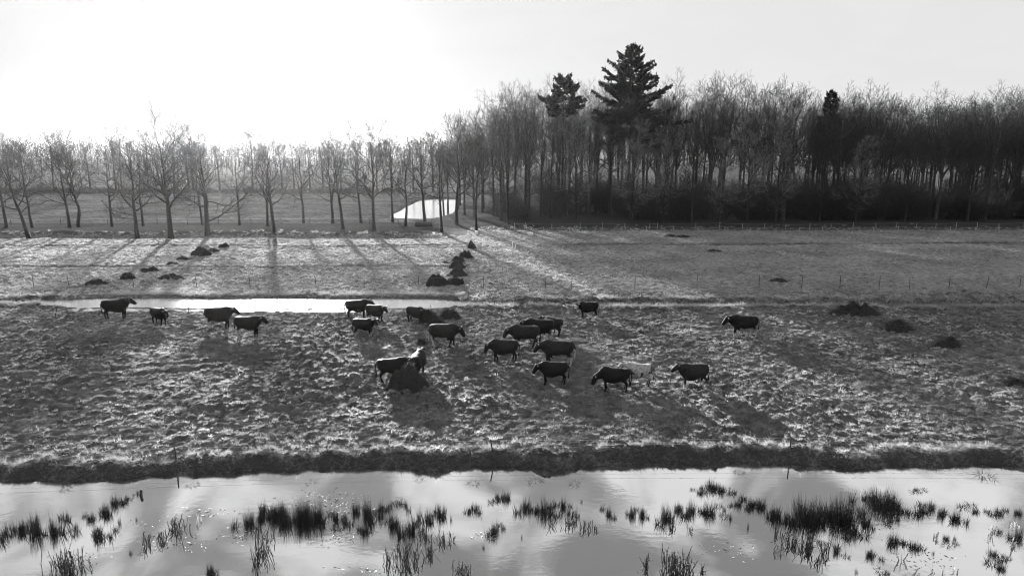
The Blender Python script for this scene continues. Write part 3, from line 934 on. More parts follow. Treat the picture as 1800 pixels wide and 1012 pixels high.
def surface_nets(F, origin, h):
    """mesh of the zero level of a sampled field (negative inside)"""
    ins = F < 0
    nx, ny, nz = F.shape
    c = ins[:-1, :-1, :-1].astype(np.int8)
    tot = np.zeros((nx - 1, ny - 1, nz - 1), np.int8)
    for a in (0, 1):
        for b in (0, 1):
            for e in (0, 1):
                tot += ins[a:nx - 1 + a, b:ny - 1 + b, e:nz - 1 + e]
    act = (tot > 0) & (tot < 8)
    ids = -np.ones(act.shape, np.int64)
    cells = np.argwhere(act); ids[act] = np.arange(len(cells))
    acc = np.zeros((len(cells), 3)); cn = np.zeros(len(cells))
    corners = [(a, b, e) for a in (0, 1) for b in (0, 1) for e in (0, 1)]
    for p in corners:
        for ax in range(3):
            if p[ax] == 1: continue
            q = list(p); q[ax] = 1
            f0 = F[cells[:, 0] + p[0], cells[:, 1] + p[1], cells[:, 2] + p[2]]
            f1 = F[cells[:, 0] + q[0], cells[:, 1] + q[1], cells[:, 2] + q[2]]
            cr = (f0 < 0) != (f1 < 0)
            t = np.where(cr, f0 / np.where(cr, f0 - f1, 1), 0)
            pos = np.tile(np.array(p, float), (len(cells), 1)); pos[:, ax] += t
            acc += pos * cr[:, None]; cn += cr
    V = (cells + acc / cn[:, None]) * h + origin
    quads = []
    for ax in range(3):
        o1, o2 = [(1, 2), (2, 0), (0, 1)][ax]
        sl = [slice(None)] * 3
        a = ins.take(range(0, F.shape[ax] - 1), axis=ax); b = ins.take(range(1, F.shape[ax]), axis=ax)
        ed = np.argwhere(a != b)
        ed = ed[(ed[:, o1] > 0) & (ed[:, o2] > 0) & (ed[:, o1] < F.shape[o1] - 1) & (ed[:, o2] < F.shape[o2] - 1)]
        fl = a[ed[:, 0], ed[:, 1], ed[:, 2]]

        def cid(d1, d2):
            e = ed.copy(); e[:, o1] += d1; e[:, o2] += d2
            return ids[e[:, 0], e[:, 1], e[:, 2]]
        q = np.stack([cid(-1, -1), cid(0, -1), cid(0, 0), cid(-1, 0)], -1)
        q[~fl] = q[~fl][:, ::-1]
        quads.append(q)
    return V, np.concatenate(quads)


def smin(a, b, k):
    h = np.clip(0.5 + 0.5 * (b - a) / k, 0, 1)
    return b * (1 - h) + a * h - k * h * (1 - h)


def cow_mesh(pitch=0.3, yaw=0.0, gait=0.0, bulk=1.0, hump=0.0, seed=0, lift=0.0, white=(), h=0.03):
    """standing cow facing +x, withers about 1.32 m. pitch: neck angle above level; yaw: head turn; gait: stride.
    returns mesh, horn polylines"""
    X, Y, Z = np.meshgrid(np.arange(-1.12, 1.78, h), np.arange(-0.75, 0.75, h), np.arange(-0.05, 1.85, h), indexing='ij')
    P = np.stack([X, Y, Z], -1)

    def cone(a, b, ra, rb, sy=1.0):
        a = np.array(a, float); b = np.array(b, float)
        ba = b - a
        t = np.clip(((P - a) @ ba) / (ba @ ba), 0, 1)
        dv = P - a - t[..., None] * ba
        if sy != 1.0: dv = dv / np.array([1, sy, 1])
        return np.sqrt((dv ** 2).sum(-1)) - (ra + (rb - ra) * t)
    xs = np.array([-.86, -.80, -.68, -.5, -.2, .08, .32, .54, .70, .80])
    zc = np.array([1.10, 1.07, 1.03, 1.00, .94, .91, .92, .97, 1.05, 1.10])
    ry = np.array([.06, .22, .28, .31, .37, .40, .37, .31, .23, .08]) * bulk
    rz = np.array([.10, .24, .31, .345, .41, .45, .445, .41, .32, .14]) * (0.5 + 0.5 * bulk)
    zc_, ry_, rz_ = np.interp(X, xs, zc), np.interp(X, xs, ry), np.interp(X, xs, rz)
    F = (np.sqrt((Y / ry_) ** 2 + ((Z - zc_) / rz_) ** 2) - 1) * np.minimum(ry_, rz_)
    F = np.where((X < -.86) | (X > .80), np.maximum(F, np.maximum(-.86 - X, X - .80)), F)
    # pin bones, withers, dewlap
    for sy in (-1, 1):
        F = smin(F, cone((-.55, .17 * sy, 1.27), (-.78, .1 * sy, 1.2), .07, .06), .1)
    F = smin(F, cone((.42, 0, 1.28), (.62, 0, 1.26), .1 + .03 * hump, .1), .14)
    # neck and head
    cp, sp = math.cos(pitch), math.sin(pitch)
    nb = np.array([.62, 0, 1.12])
    nl = .40 if pitch > -0.4 else .58
    cy, sy_ = math.cos(yaw * .5), math.sin(yaw * .5)
    poll = nb + nl * np.array([cp * cy, cp * sy_, sp])
    F = smin(F, cone(nb - [.08, 0, .03], poll, .31 * (.55 + .45 * bulk), .155, .66), .12)
    F = smin(F, cone(nb + [.08, 0, -.22], nb * .6 + poll * .4 + [0, 0, -.1], .13, .1, .5), .1)
    hp = min(pitch - 1.0, -.62) if pitch > -0.4 else -1.2
    cy, sy_ = math.cos(yaw), math.sin(yaw)
    hd = np.array([math.cos(hp) * cy, math.cos(hp) * sy_, math.sin(hp)])
    muz = poll + .37 * hd
    F = smin(F, cone(poll + [0, 0, .01], poll + .20 * hd, .15, .135, 1.0), .05)
    F = smin(F, cone(poll + .2 * hd, muz, .128, .108, 1.0), .04)
    F = smin(F, cone(muz - .03 * hd, muz + .02 * hd, .108, .095), .03)
    sd_ = np.array([-sy_, cy, 0])
    for s in (-1, 1):
        e0 = poll + sd_ * s * .11 + np.array([0, 0, .02]); e1 = e0 + sd_ * s * .22 + np.array([0, 0, .0]) - hd * .06
        F = smin(F, cone(e0, e1, .04, .052), .02)
    # legs (side, phase)
    for s, ph in ((1, 1), (-1, -1)):
        g = gait * ph
        fx, fy = .50, .15 * s
        kn = (fx + .14 * g + .02, fy, .40); ft = (fx + .24 * g - (.06 if g < 0 else 0), fy, .13); hf = (fx + .27 * g + .02, fy, .05 if g >= -0.05 else .05)
        F = smin(F, cone((fx, fy * .95, .86), (fx + .02, fy, .70), .155, .115), .1)
        F = smin(F, cone((fx + .02, fy, .74), kn, .105, .066), .04)
        F = smin(F, cone(kn, ft, .06, .045), .03)
        F = smin(F, cone(ft, hf, .047, .062), .02)
        g = -gait * ph
        hx, hy = -.60, .165 * s
        st = (hx + .16 + .06 * g, hy, .74); hk = (hx - .07 + .18 * g, hy, .47); ft = (hx - .02 + .26 * g, hy, .13); hf = (hx + .02 + .29 * g, hy, .05)
        F = smin(F, cone((hx - .02, hy * .8, 1.0), st, .20, .15), .1)
        F = smin(F, cone(st, hk, .135, .07), .06)
        F = smin(F, cone(hk, ft, .064, .046), .03)
        F = smin(F, cone(ft, hf, .047, .062), .02)
    # udder, tail
    F = smin(F, cone((-.38, 0, .68), (-.28, 0, .66), .11, .09), .08)
    tl = [(-.84, 0, 1.19), (-.93, .01, 1.0), (-.93, .02, .72), (-.90, .03, .50), (-.90, .03, .34)]
    rt = [.045, .034, .028, .05, .03]
    for a in range(4): F = smin(F, cone(tl[a], tl[a + 1], rt[a], rt[a + 1]), .02)
    V, Qd = surface_nets(F, np.array([-1.12, -.75, -.05]), h)
    # body-hair unevenness
    V = V + 0.006 * np.stack([perlin(V[:, 0] * 9, V[:, 2] * 9 + V[:, 1] * 5, 70 + seed)] * 3, -1)
    me = mesh_np('cow_body', V, Qd)
    wv = np.zeros(len(V))
    nz = perlin(V[:, 0] * 3 + seed, V[:, 2] * 3 + V[:, 1] * 2, 90 + seed)
    if 'legs' in white: wv = np.maximum(wv, 1 - sstep(.20, .34, V[:, 2] + .08 * nz))
    if 'hind' in white: wv = np.maximum(wv, (V[:, 0] < -.45) * (1 - sstep(.45, .6, V[:, 2] + .1 * nz)))
    if 'tail' in white: wv = np.maximum(wv, (V[:, 0] < -.86) * (V[:, 2] < .9))
    if 'belly' in white: wv = np.maximum(wv, (1 - sstep(.60, .68, V[:, 2] + .07 * nz)) * (V[:, 2] > .5) * (V[:, 0] > -.5) * (V[:, 0] < .3))
    if 'face' in white:
        dd = np.linalg.norm(V - (poll + .22 * hd), axis=1); wv = np.maximum(wv, (dd < .22) * (nz > -.3))
    if 'band' in white: wv = np.maximum(wv, np.exp(-((V[:, 0] - .42) / .08) ** 2) * (V[:, 2] > .8))
    if 'ends' in white:  # dark points of the pale cow
        wv = np.maximum(wv, 1 - sstep(.35, .6, V[:, 2] + .1 * nz)); wv = np.maximum(wv, (np.linalg.norm(V - muz, axis=1) < .2))
        wv = np.maximum(wv, .9 * (nz > .45)); wv = np.maximum(wv, (V[:, 0] < -.7) * .8)
    add_attr(me, 'white', wv)
    horns = []
    for s in (-1, 1):
        b = poll + sd_ * s * .075 + np.array([0, 0, .09]); q = np.linspace(0, 1, 6)[:, None]
        horns.append(b + sd_ * s * .24 * np.sin(q * 1.6) + hd * .10 * q ** 2 + np.array([0, 0, .17]) * q ** 2)
    return me, horns


# px centre, py feet, heading (deg: 0 faces right, 180 left), length px, pitch, yaw, gait, white, material, label
K, BR = M_COW, M_COW_BROWN
COWS = [
    (205, 560, 8, 57, .42, 0, 0, (), K, 'black cow facing right at the left end of the water ditch, head high'),
    (281, 569, -30, 43, .1, -.2, .1, (), K, 'dark cow turned half towards us, second cow from the left'),
    (386, 575, 3, 59, .3, 0, .05, ('tail', 'hind'), BR, 'brown cow with a sunlit rump, standing before the ditch left of the lone trees'),
    (437, 591, -5, 59, .3, 0, 0, ('hind',), K, 'dark cow facing right, lowest of the four cows on the left'),
    (628, 558, 5, 50, .3, .3, 0, (), K, 'dark cow half hidden behind a horned cow by the ditch'),
    (660, 565, -28, 46, .35, -.2, .1, (), BR, 'horned brown cow standing in front of another by the ditch'),
    (640, 590, -12, 44, .4, -.7, 0, ('legs',), K, 'dark cow with its face turned to us below the pair by the ditch'),
    (731, 568, -32, 42, .15, -.7, 0, (), BR, 'horned cow bending towards the heaps behind the herd'),
    (780, 609, -8, 69, -.05, 0, .3, ('hind', 'tail', 'belly'), BR, 'brown cow with white hind legs striding right, head low'),
    (690, 670, 7, 66, .35, 0, .05, (), K, 'black cow standing left behind the large hay heap'),
    (735, 662, 82, 26, .3, .9, 0, (), K, 'cow seen from behind at the large hay heap, head turned left'),
    (886, 634, 182, 62, -.25, 0, .3, (), BR, 'dark cow walking left at the front left of the herd group'),
    (922, 610, 183, 66, -.1, 0, .3, ('belly',), BR, 'cow walking left, between the leading cow and the one behind it'),
    (948, 599, 181, 66, .05, 0, .3, ('hind',), K, 'dark cow walking left, partly hidden behind another back'),
    (970, 588, 150, 48, .2, -.2, .15, ('band', 'tail'), BR, 'cow with a pale shoulder band, seen from behind at the top of the herd group'),
    (1034, 557, 188, 38, .1, .6, 0, ('face',), K, 'cow facing left with its face to us, alone by the dry ditch'),
    (980, 641, 178, 80, .02, 0, .3, ('hind', 'tail', 'belly'), BR, 'largest cow of the herd, walking left with a pale hind leg'),
    (973, 673, 183, 60, .0, .2, .12, (), K, 'black cow standing left just below the largest cow'),
    (1080, 686, 176, 66, -.62, 0, .1, (), K, 'black cow grazing with its head down beside the pale cow'),
    (1121, 677, 176, 52, .35, .3, .05, ('ends',), M_COW_PALE, 'pale roan cow behind the grazing black cow'),
    (1218, 680, 190, 66, .45, 0, .35, ('legs',), BR, 'horned cow walking left alone, right of the pale cow'),
    (1306, 592, 179, 72, .1, 0, .4, ('hind', 'legs', 'belly'), K, 'dark cow with white hind legs walking left alone on the right'),
]
for i, (px, py, hdg, ln, pit, yaw, gait, white, mt, lab) in enumerate(COWS):
    x, d = at(px, py, 0.0)
    slant = math.hypot(d, CAM_H)
    me, horns = cow_mesh(pit, yaw, gait, bulk=1.04 + 0.07 * ((i * 7) % 3), seed=i, white=white)
    z = float(height(np.array([x]), np.array([d]), False)[0])
    # size from the pixel length where the animal stands side on
    nat = 1.86 + 0.36 * math.cos(pit) if pit > -.5 else 2.2
    c = abs(math.cos(R(hdg))) + 0.25 * abs(math.sin(R(hdg)))
    s = np.clip(ln / FPX * slant / (nat * c) * 1.03, 1.02, 1.25)
    o = link('cow', me, mt, None, (x, d, z - 0.03), R(hdg), float(s))
    tag(o, lab, 'cow', 'cattle grazing in the pasture')
    for hpts in horns:
        g = Geo()
        tubes(g, hpts[None], np.linspace(.032, .008, 6)[None], 6)
        link('horn', g.mesh('horn'), M_HORN, o)

# ------------------------------------------------------------------ heaps of old hay


def heap_mesh(seed, w, dp, h, sh=1.0):
    r = np.random.default_rng(seed)
    na, nrr = 40, 16
    A, T = np.meshgrid(np.linspace(0, 2 * math.pi, na, endpoint=False), np.linspace(0, 1, nrr), indexing='xy')
    out = 1 + 0.16 * perlin(np.cos(A) * 1.5 + seed, np.sin(A) * 1.5, seed)
    x = np.cos(A) * T * w / 2 * out; y = np.sin(A) * T * dp / 2 * out
    z = h * (1 - T ** 2) ** (1.15 if seed == 40 else 0.85) * (1 + 0.55 * perlin(x * 1.7 + seed, y * 1.7, seed + 3)) + 0.16 * h ** .5 * perlin(x * 4.5, y * 4.5 + seed, seed + 4) + .05 * perlin(x * 10, y * 10 + seed, seed + 5)
    z = z - 0.12 * T ** 3
    V = np.stack([x, y, z], -1).reshape(-1, 3)
    idx = np.arange(na * nrr).reshape(nrr, na); nx = np.roll(idx, -1, 1)
    Q = np.stack([idx[:-1], idx[1:], nx[1:], nx[:-1]], -1).reshape(-1, 4)
    body = mesh_np('heap', V, Q)
    n = int(260 * sh * max(w, 1))
    k = r.integers(0, len(V), n)
    p = V[k] + r.normal(0, 0.05, (n, 3)); p[:, 2] += 0.03
    out_ = np.stack([p[:, 0], p[:, 1], np.zeros(n)], -1); out_ /= np.linalg.norm(out_, axis=1, keepdims=True) + 1e-6
    dr = out_ * 0.6 + r.normal(0, 0.6, (n, 3)) + np.array([0, 0, .1]); dr /= np.linalg.norm(dr, axis=1, keepdims=True)
    ln = r.uniform(.15, .4, n)[:, None]
    sd_ = np.cross(dr, r.normal(0, 1, (n, 3))); sd_ /= np.linalg.norm(sd_, axis=1, keepdims=True); sd_ *= .011
    tip = p + dr * ln; tip[:, 2] -= .06
    V2 = np.stack([p - sd_, p + sd_, tip + sd_ * .5, tip - sd_ * .5], 1).reshape(-1, 3)
    straw = mesh_np('loose_straw', V2, np.arange(4 * n).reshape(n, 4), smooth=False)
    return body, straw


# px centre, py base, width px, height px, label
HEAPS = [
    (711, 690, 70, 42, 'large cone shaped hay heap in front of the two feeding cows'),
    (742, 607, 20, 14, 'small dark heap just behind the striding white legged cow'),
    (754, 567, 34, 26, 'dark heap the bending horned cow is feeding from'),
    (789, 562, 40, 20, 'low wide heap right of the bending horned cow'),
    (767, 577, 36, 18, 'rounded heap between the bending cow and the striding cow'),
    (768, 504, 34, 26, 'front left heap of the row running to the lane'),
    (799, 502, 28, 22, 'front right heap of the row running to the lane'),
    (803, 487, 34, 18, 'second heap back in the row running to the lane'),
    (804, 473, 26, 17, 'middle heap of the row running to the lane'),
    (805, 460, 24, 12, 'fourth heap back in the row running to the lane'),
    (784, 463, 16, 5, 'flat dark patch of hay left of the middle heap'),
    (818, 453, 24, 18, 'next to last heap of the row running to the lane'),
    (829, 437, 15, 16, 'narrow pointed last heap of the row, nearest the lane'),
    (163, 502, 40, 11, 'long flat dark heap at the left end of the diagonal line'),
    (221, 491, 27, 13, 'small pointed heap second from the left in the diagonal line'),
    (258, 478, 34, 9, 'low twin topped heap in the diagonal line'),
    (299, 466, 24, 6, 'very flat heap in the middle of the diagonal line'),
    (319, 457, 24, 7, 'low rounded heap before the biggest heap of the diagonal line'),
    (350, 450, 33, 18, 'biggest heap of the diagonal line under the stout oak'),
    (373, 443, 22, 8, 'low heap joined to the right of the biggest in the diagonal line'),
    (391, 436, 20, 9, 'heap at the lane end of the diagonal line'),
    (293, 491, 42, 9, 'low grass grown heap below the diagonal line'),
    (1510, 556, 84, 24, 'long dark heap by the dry ditch, largest on the right of the pasture'),
    (1583, 583, 52, 20, 'sloping heap in the middle of the three right hand heaps'),
    (1672, 612, 46, 20, 'lone rounded heap farthest right in the pasture'),
    (1372, 495, 30, 7, 'flat dark heap in the grey meadow on the right'),
    (1792, 675, 36, 12, 'dark heap cut by the right picture edge'),
    (1258, 443, 26, 4, 'very flat dark heap right of the drain before the wood'),
    (1180, 417, 22, 5, 'left of two flat heaps before the wire fence of the wood'),
    (1203, 418, 26, 5, 'right of two flat heaps before the wire fence of the wood'),
]
for i, (px, py, wp, hp, lab) in enumerate(HEAPS):
    x, d = at(px, py, 0.0)
    sl = math.hypot(d, CAM_H)
    w = wp / FPX * sl * 1.2
    dp = w * (0.85 if i == 0 else 0.36 if wp > 80 else 0.62)
    d += dp * 0.42
    # a rise of hp pixels includes part of the heap's own depth seen from above
    h = max(0.18, hp / FPX * sl / math.cos(math.atan2(CAM_H, d)) - 0.28 * dp * math.tan(math.atan2(CAM_H, d)) * 0.5)
    h *= .80 if i == 0 else .72
    body, straw = heap_mesh(40 + i, w, dp, h, 0.4 if d > 60 else 1.2)
    z = float(height(np.array([x]), np.array([d]), False)[0])
    o = link('hay_heap', body, M_HEAP_LIGHT if i in (0, 21) else M_HEAP, None, (x, d, z - 0.05), 0.0)
    tag(o, lab, 'hay heap', 'heaps of old hay in the pasture')
    tag(link('loose_straw', straw, M_STRAW, o), kind='stuff')

# ------------------------------------------------------------------ fences


def fence(name, posts, hgt, rad, mat, label, wires=(0.9,), wire_r=0.004, jitter=0.04, group=None, seed=1):
    """posts: list of (x, d); straight wires strung from post to post"""
    r = np.random.default_rng(seed)
    e = empty(name, (posts[0][0], posts[0][1], 0))
    base = np.array([posts[0][0], posts[0][1], 0])
    g = Geo(); q = np.linspace(0, 1, 4)
    P = np.zeros((1, 4, 3)); P[0, :, 2] = -0.3 + (hgt + 0.3) * q
    tubes(g, P, (rad * np.array([1, 1, 1, .85]))[None], 7)
    g.add([(rad * .85 * math.cos(a), rad * .85 * math.sin(a), hgt) for a in np.arange(7) * 2 * math.pi / 7] + [(0, 0, hgt + .01)],
          None, [(i, (i + 1) % 7, 7) for i in range(7)])
    pm = g.mesh('post')
    tops = []
    for x, d in posts:
        z = float(height(np.array([x]), np.array([d]), False)[0])
        o = link('post', pm, mat, e, (x - base[0], d - base[1], z))
        tl = (r.normal(0, jitter), r.normal(0, jitter)); s = r.uniform(.88, 1.1)
        o.rotation_euler = (tl[0], tl[1], r.uniform(0, 6)); o.scale = (1, 1, s)
        tops.append(np.array([x - base[0], d - base[1], z]) + s * hgt * np.array([tl[1], -tl[0], 1]))
    bot = [np.array([x - base[0], d - base[1], float(height(np.array([x]), np.array([d]), False)[0])]) for x, d in posts]
    for wv in wires:
        pl = np.array([b * (1 - wv) + t * wv for b, t in zip(bot, tops)])
        fine = []
        for a, b in zip(pl[:-1], pl[1:]):
            for t in (0, .25, .5, .75):
                p = a * (1 - t) + b * t; p = p.copy(); p[2] -= 0.05 * 4 * t * (1 - t); fine.append(p)
        fine.append(pl[-1])
        gw = Geo(); tubes(gw, np.array(fine)[None], np.full((1, len(fine)), wire_r), 4)
        link('wire', gw.mesh('wire'), M_WIRE, e)
    return tag(e, label, 'fence', group)


def crest_xy(px):
    x = x_at(px, 30.6)
    return x, float(shore_d(np.array([x]))[0] + 1.05 * crest_off(np.array([x]))[0])


fence('wire_fence', [crest_xy(p) for p in (-220, 325, 866, 1391, 1930)], 0.62, 0.035, M_POST_DARK, 'wire fence on thin dark posts along the crest of the flooded bank', (0.92, 0.55), 0.004, 0.05, seed=3)
fence('wire_fence', [at(p, 507) for p in (-40, 60, 122, 235, 346, 440, 556, 640, 735, 850, 959, 1005, 1116, 1225, 1334, 1409, 1476, 1545, 1599, 1668, 1734, 1792, 1860)], 1.35, 0.03, M_POST_DARK,
      'thin dark posted fence across the meadow behind the ditch', (0.9,), 0.004, 0.03, seed=4)
fence('wire_fence', [at(p, 410) for p in (955, 1001, 1047, 1092, 1137, 1184, 1228, 1274, 1319, 1363, 1405, 1446, 1490, 1536, 1579, 1624, 1669, 1714, 1756, 1800, 1845)], 1.15, 0.055, M_POST,
      'nearer pale posted fence along the track below the wood', (0.9, 0.5), 0.006, 0.06, seed=5)
fence('wire_fence', [at(p, 402) for p in (905, 925, 970, 1020, 1060, 1099, 1142, 1155, 1223, 1264, 1305, 1344, 1381, 1423, 1460, 1499, 1540, 1575, 1610, 1644, 1680, 1717, 1755, 1800, 1840)], 1.1, 0.045, M_POST,
      'farther pale posted fence close against the edge of the wood', (0.9,), 0.006, 0.1, seed=6)
fence('wire_fence', [at(p, 399, .3) for p in (-60, 20, 108, 190, 277, 330, 385, 442, 495, 545, 600, 650, 700)], 1.2, 0.05, M_POST_DARK,
      'sparse dark posted fence behind the rows of oaks', (0.9,), 0.005, 0.05, seed=7)
fence('wire_fence', [at(p, 556) for p in (97, 123, 330, 655, 760)], 1.0, 0.03, M_POST_DARK, 'few thin dark stakes along the near edge of the water ditch', (0.85,), 0.003, 0.12, seed=8)

# ------------------------------------------------------------------ small things by the lane
x, d = at(745, 400, .45)
e = empty('fallen_log', (x, d, float(height(np.array([x]), np.array([d]), False)[0]) + .42), 0.12)
g = Geo(); q = np.linspace(-1.6, 1.6, 8); P = np.zeros((1, 8, 3)); P[0, :, 0] = q; P[0, :, 2] = .03 * np.sin(q * 3)
tubes(g, P, np.array([[.46, .47, .46, .45, .46, .45, .44, .44]]), 14)
link('log_trunk', g.mesh('log_trunk'), M_LOG, e)
for s in (-1, 1):
    g = Geo(); a = np.arange(14) * 2 * math.pi / 14
    g.add([(s * 1.6, .46 * math.sin(t), .46 * math.cos(t)) for t in a] + [(s * 1.615, 0, 0)], None, [(i, (i + 1) % 14, 14) for i in range(14)])
    link('cut_end', g.mesh('cut_end', False), M_LOG_END, e)
tag(e, 'thick felled log lying on the lane bank before the pond', 'log')


def box_bm(name, sx, sy, sz, mat, loc, label, cat, top=1.0, rz=0.0):
    b = 0.03
    zs = [(-.05, 1), (sz * .5, 1), (sz - b, top), (sz, top * .85)]
    V, Q = [], []
    for z, k in zs:
        V += [(-sx / 2 * k, -sy / 2 * k, z), (sx / 2 * k, -sy / 2 * k, z), (sx / 2 * k, sy / 2 * k, z), (-sx / 2 * k, sy / 2 * k, z)]
    for i in range(3):
        for j in range(4): Q.append((4 * i + j, 4 * i + (j + 1) % 4, 4 * i + 4 + (j + 1) % 4, 4 * i + 4 + j))
    Q.append((12, 13, 14, 15))
    o = link(name, mesh_np(name, np.array(V), np.array(Q), smooth=False), mat, None, loc, rz)
    return tag(o, label, cat)


x, d = at(901, 436); box_bm('marker_post', .14, .14, .95, M_WHITE, (x, d, 0), 'taller white marker post in the meadow between the row of heaps and the fence', 'post')
x, d = at(906, 436); box_bm('marker_post', .14, .14, .6, M_WHITE, (x, d, 0), 'shorter grey white marker post beside the taller one', 'post')
x, d = at(932, 413); box_bm('feed_tub', .9, .6, .45, M_WHITE, (x, d, 0), 'small white tub on the grass before the verge of the wood', 'tub', 1.1)
x, d = at(837, 412); box_bm('salt_lick', .5, .5, .6, M_WHITE, (x, d, 0), 'small white topped stump beside the last pointed heap', 'stump', .8)

# ------------------------------------------------------------------ rushes and reeds in the flood water
r = np.random.default_rng(21)
rush_small = [blade_mesh('rush_tuft', 700 + i, 60, 0.62, 0.10, 0.015, 0.04, 2, 0.15, True) for i in range(5)]
rush_mid = [blade_mesh('rush_tuft', 720 + i, 230, 0.72, 0.14, 0.015, 0.05, 2, 0.28, True) for i in range(5)]
rush_big = [blade_mesh('rush_tuft', 740 + i, 900, 0.85, 0.18, 0.015, 0.07, 2, 0.66, True) for i in range(4)]
# px, waterline y, width px, height px
RUSH = [(11, 940, 12, 22), (24, 932, 12, 20), (40, 933, 14, 20), (63, 937, 24, 32), (93, 937, 14, 30), (118, 911, 10, 16), (135, 930, 10, 18), (160, 913, 18, 13), (187, 902, 14, 18),
        (202, 886, 18, 17), (222, 877, 10, 9), (172, 943, 18, 20), (195, 945, 10, 18), (210, 920, 8, 14), (240, 914, 5, 9), (230, 973, 8, 8), (370, 1006, 14, 18), (438, 922, 24, 24),
        (460, 913, 16, 15), (490, 909, 35, 22), (533, 915, 32, 34), (560, 915, 22, 34), (590, 912, 14, 16), (607, 918, 12, 16), (625, 900, 18, 20), (647, 908, 22, 32), (641, 936, 16, 18),
        (671, 893, 12, 15), (686, 890, 12, 13), (714, 890, 9, 13), (693, 925, 24, 24), (722, 935, 20, 24), (737, 912, 12, 20), (752, 908, 12, 18), (775, 908, 24, 20), (793, 914, 6, 12),
        (825, 902, 9, 11), (836, 898, 12, 14), (873, 874, 9, 11), (890, 877, 18, 15), (870, 935, 16, 18), (885, 930, 10, 10), (850, 963, 6, 8), (925, 895, 22, 18), (943, 898, 6, 14),
        (955, 900, 13, 27), (967, 903, 10, 20), (975, 910, 10, 15), (990, 892, 13, 17), (1000, 903, 8, 16), (1015, 908, 12, 18), (1022, 882, 5, 7), (1070, 905, 13, 15), (1112, 906, 13, 17),
        (1128, 908, 13, 17), (1170, 911, 22, 26), (1190, 898, 14, 15), (1215, 900, 20, 20), (1247, 903, 25, 20), (1273, 897, 9, 11), (1284, 912, 8, 12), (1297, 888, 15, 13), (1320, 890, 18, 15),
        (1338, 892, 20, 16), (1250, 858, 24, 15), (1268, 863, 18, 13), (1230, 867, 13, 9), (1292, 867, 9, 9), (1315, 928, 5, 12), (917, 945, 4, 10), (1363, 910, 26, 20), (1382, 914, 12, 20),
        (1420, 914, 52, 34), (1478, 915, 48, 36), (1515, 908, 18, 16), (1500, 936, 18, 18), (1535, 930, 12, 14), (1550, 889, 50, 26), (1518, 878, 12, 9), (1563, 917, 9, 12), (1578, 914, 11, 14),
        (1597, 903, 11, 14), (1620, 900, 14, 17), (1637, 893, 15, 13), (1655, 906, 15, 16), (1680, 912, 15, 16), (1610, 861, 12, 6), (1715, 900, 15, 8), (1755, 903, 18, 11), (1790, 903, 16, 11),
        (1570, 953, 22, 18), (1607, 963, 20, 13), (1470, 971, 13, 12), (1440, 953, 9, 8), (1530, 978, 18, 12), (1640, 973, 7, 7), (1663, 948, 13, 9), (1678, 948, 7, 8), (1745, 975, 18, 10),
        (1760, 1000, 18, 12), (1790, 945, 15, 20), (1757, 935, 10, 10), (1505, 1006, 7, 8), (1560, 1008, 12, 8)]
BIGLAB = {533: 'densest dark rush clump left of centre in the floodwater', 1420: 'left of two very broad rush clumps on the right of the water',
          1478: 'right of two very broad rush clumps on the right of the water', 1550: 'broad dark rush mound behind the two very broad clumps',
          1170: 'bushy rush clump with splayed stems below the grazing black cow', 63: 'tall rush clump near the left picture edge', 647: 'tall dark rush clump below the large hay heap',
          1250: 'rush patch close to the bank below the walking horned cow', 202: 'rush tuft nearest the bank on the left of the first fence post'}
for i, (px, py, wp, hp) in enumerate(RUSH):
    x, d = at(px, py, WATER_Z)
    sl = math.hypot(d, CAM_H + .7)
    w = wp / FPX * sl; h = hp / FPX * sl / math.cos(math.atan2(CAM_H + .7, d))
    if wp >= 30: ms, w0, h0 = rush_big, 1.5, .85
    elif wp >= 13: ms, w0, h0 = rush_mid, .82, .72
    else: ms, w0, h0 = rush_small, .5, .62
    o = link('rush_clump', ms[i % len(ms)], M_RUSH, None, (x, d, WATER_Z - .02), i * 1.3, (w / w0 * 1.1, w / w0 * 1.1, h / h0 * 1.1))
    small = 'thin tuft of upright rushes standing in the floodwater' if wp < 13 else 'dark tuft of rushes standing in the floodwater among others'
    tag(o, BIGLAB.get(px, small), 'rushes', 'rush tufts standing in the floodwater')
    if wp >= 9:
        for j in range(2 if wp < 30 else 5):
            q = o.copy(); C.objects.link(q)
            ox = rr.choice((-1, 1)) * w * rr.uniform(.35, .95); od = rr.uniform(-.5, .5)
            if wp >= 13: q.data = rush_small[(i + j) % 5]
            sc_ = rr.uniform(.7, 1.5)
            q.location = (x + ox, d + od, WATER_Z - .02); q.rotation_euler = (0, 0, rr.uniform(0, 6)); q.scale = (sc_, sc_, h / .62 * rr.uniform(.5, .95))
            q['label'] = 'thin tuft of upright rushes standing in the floodwater'


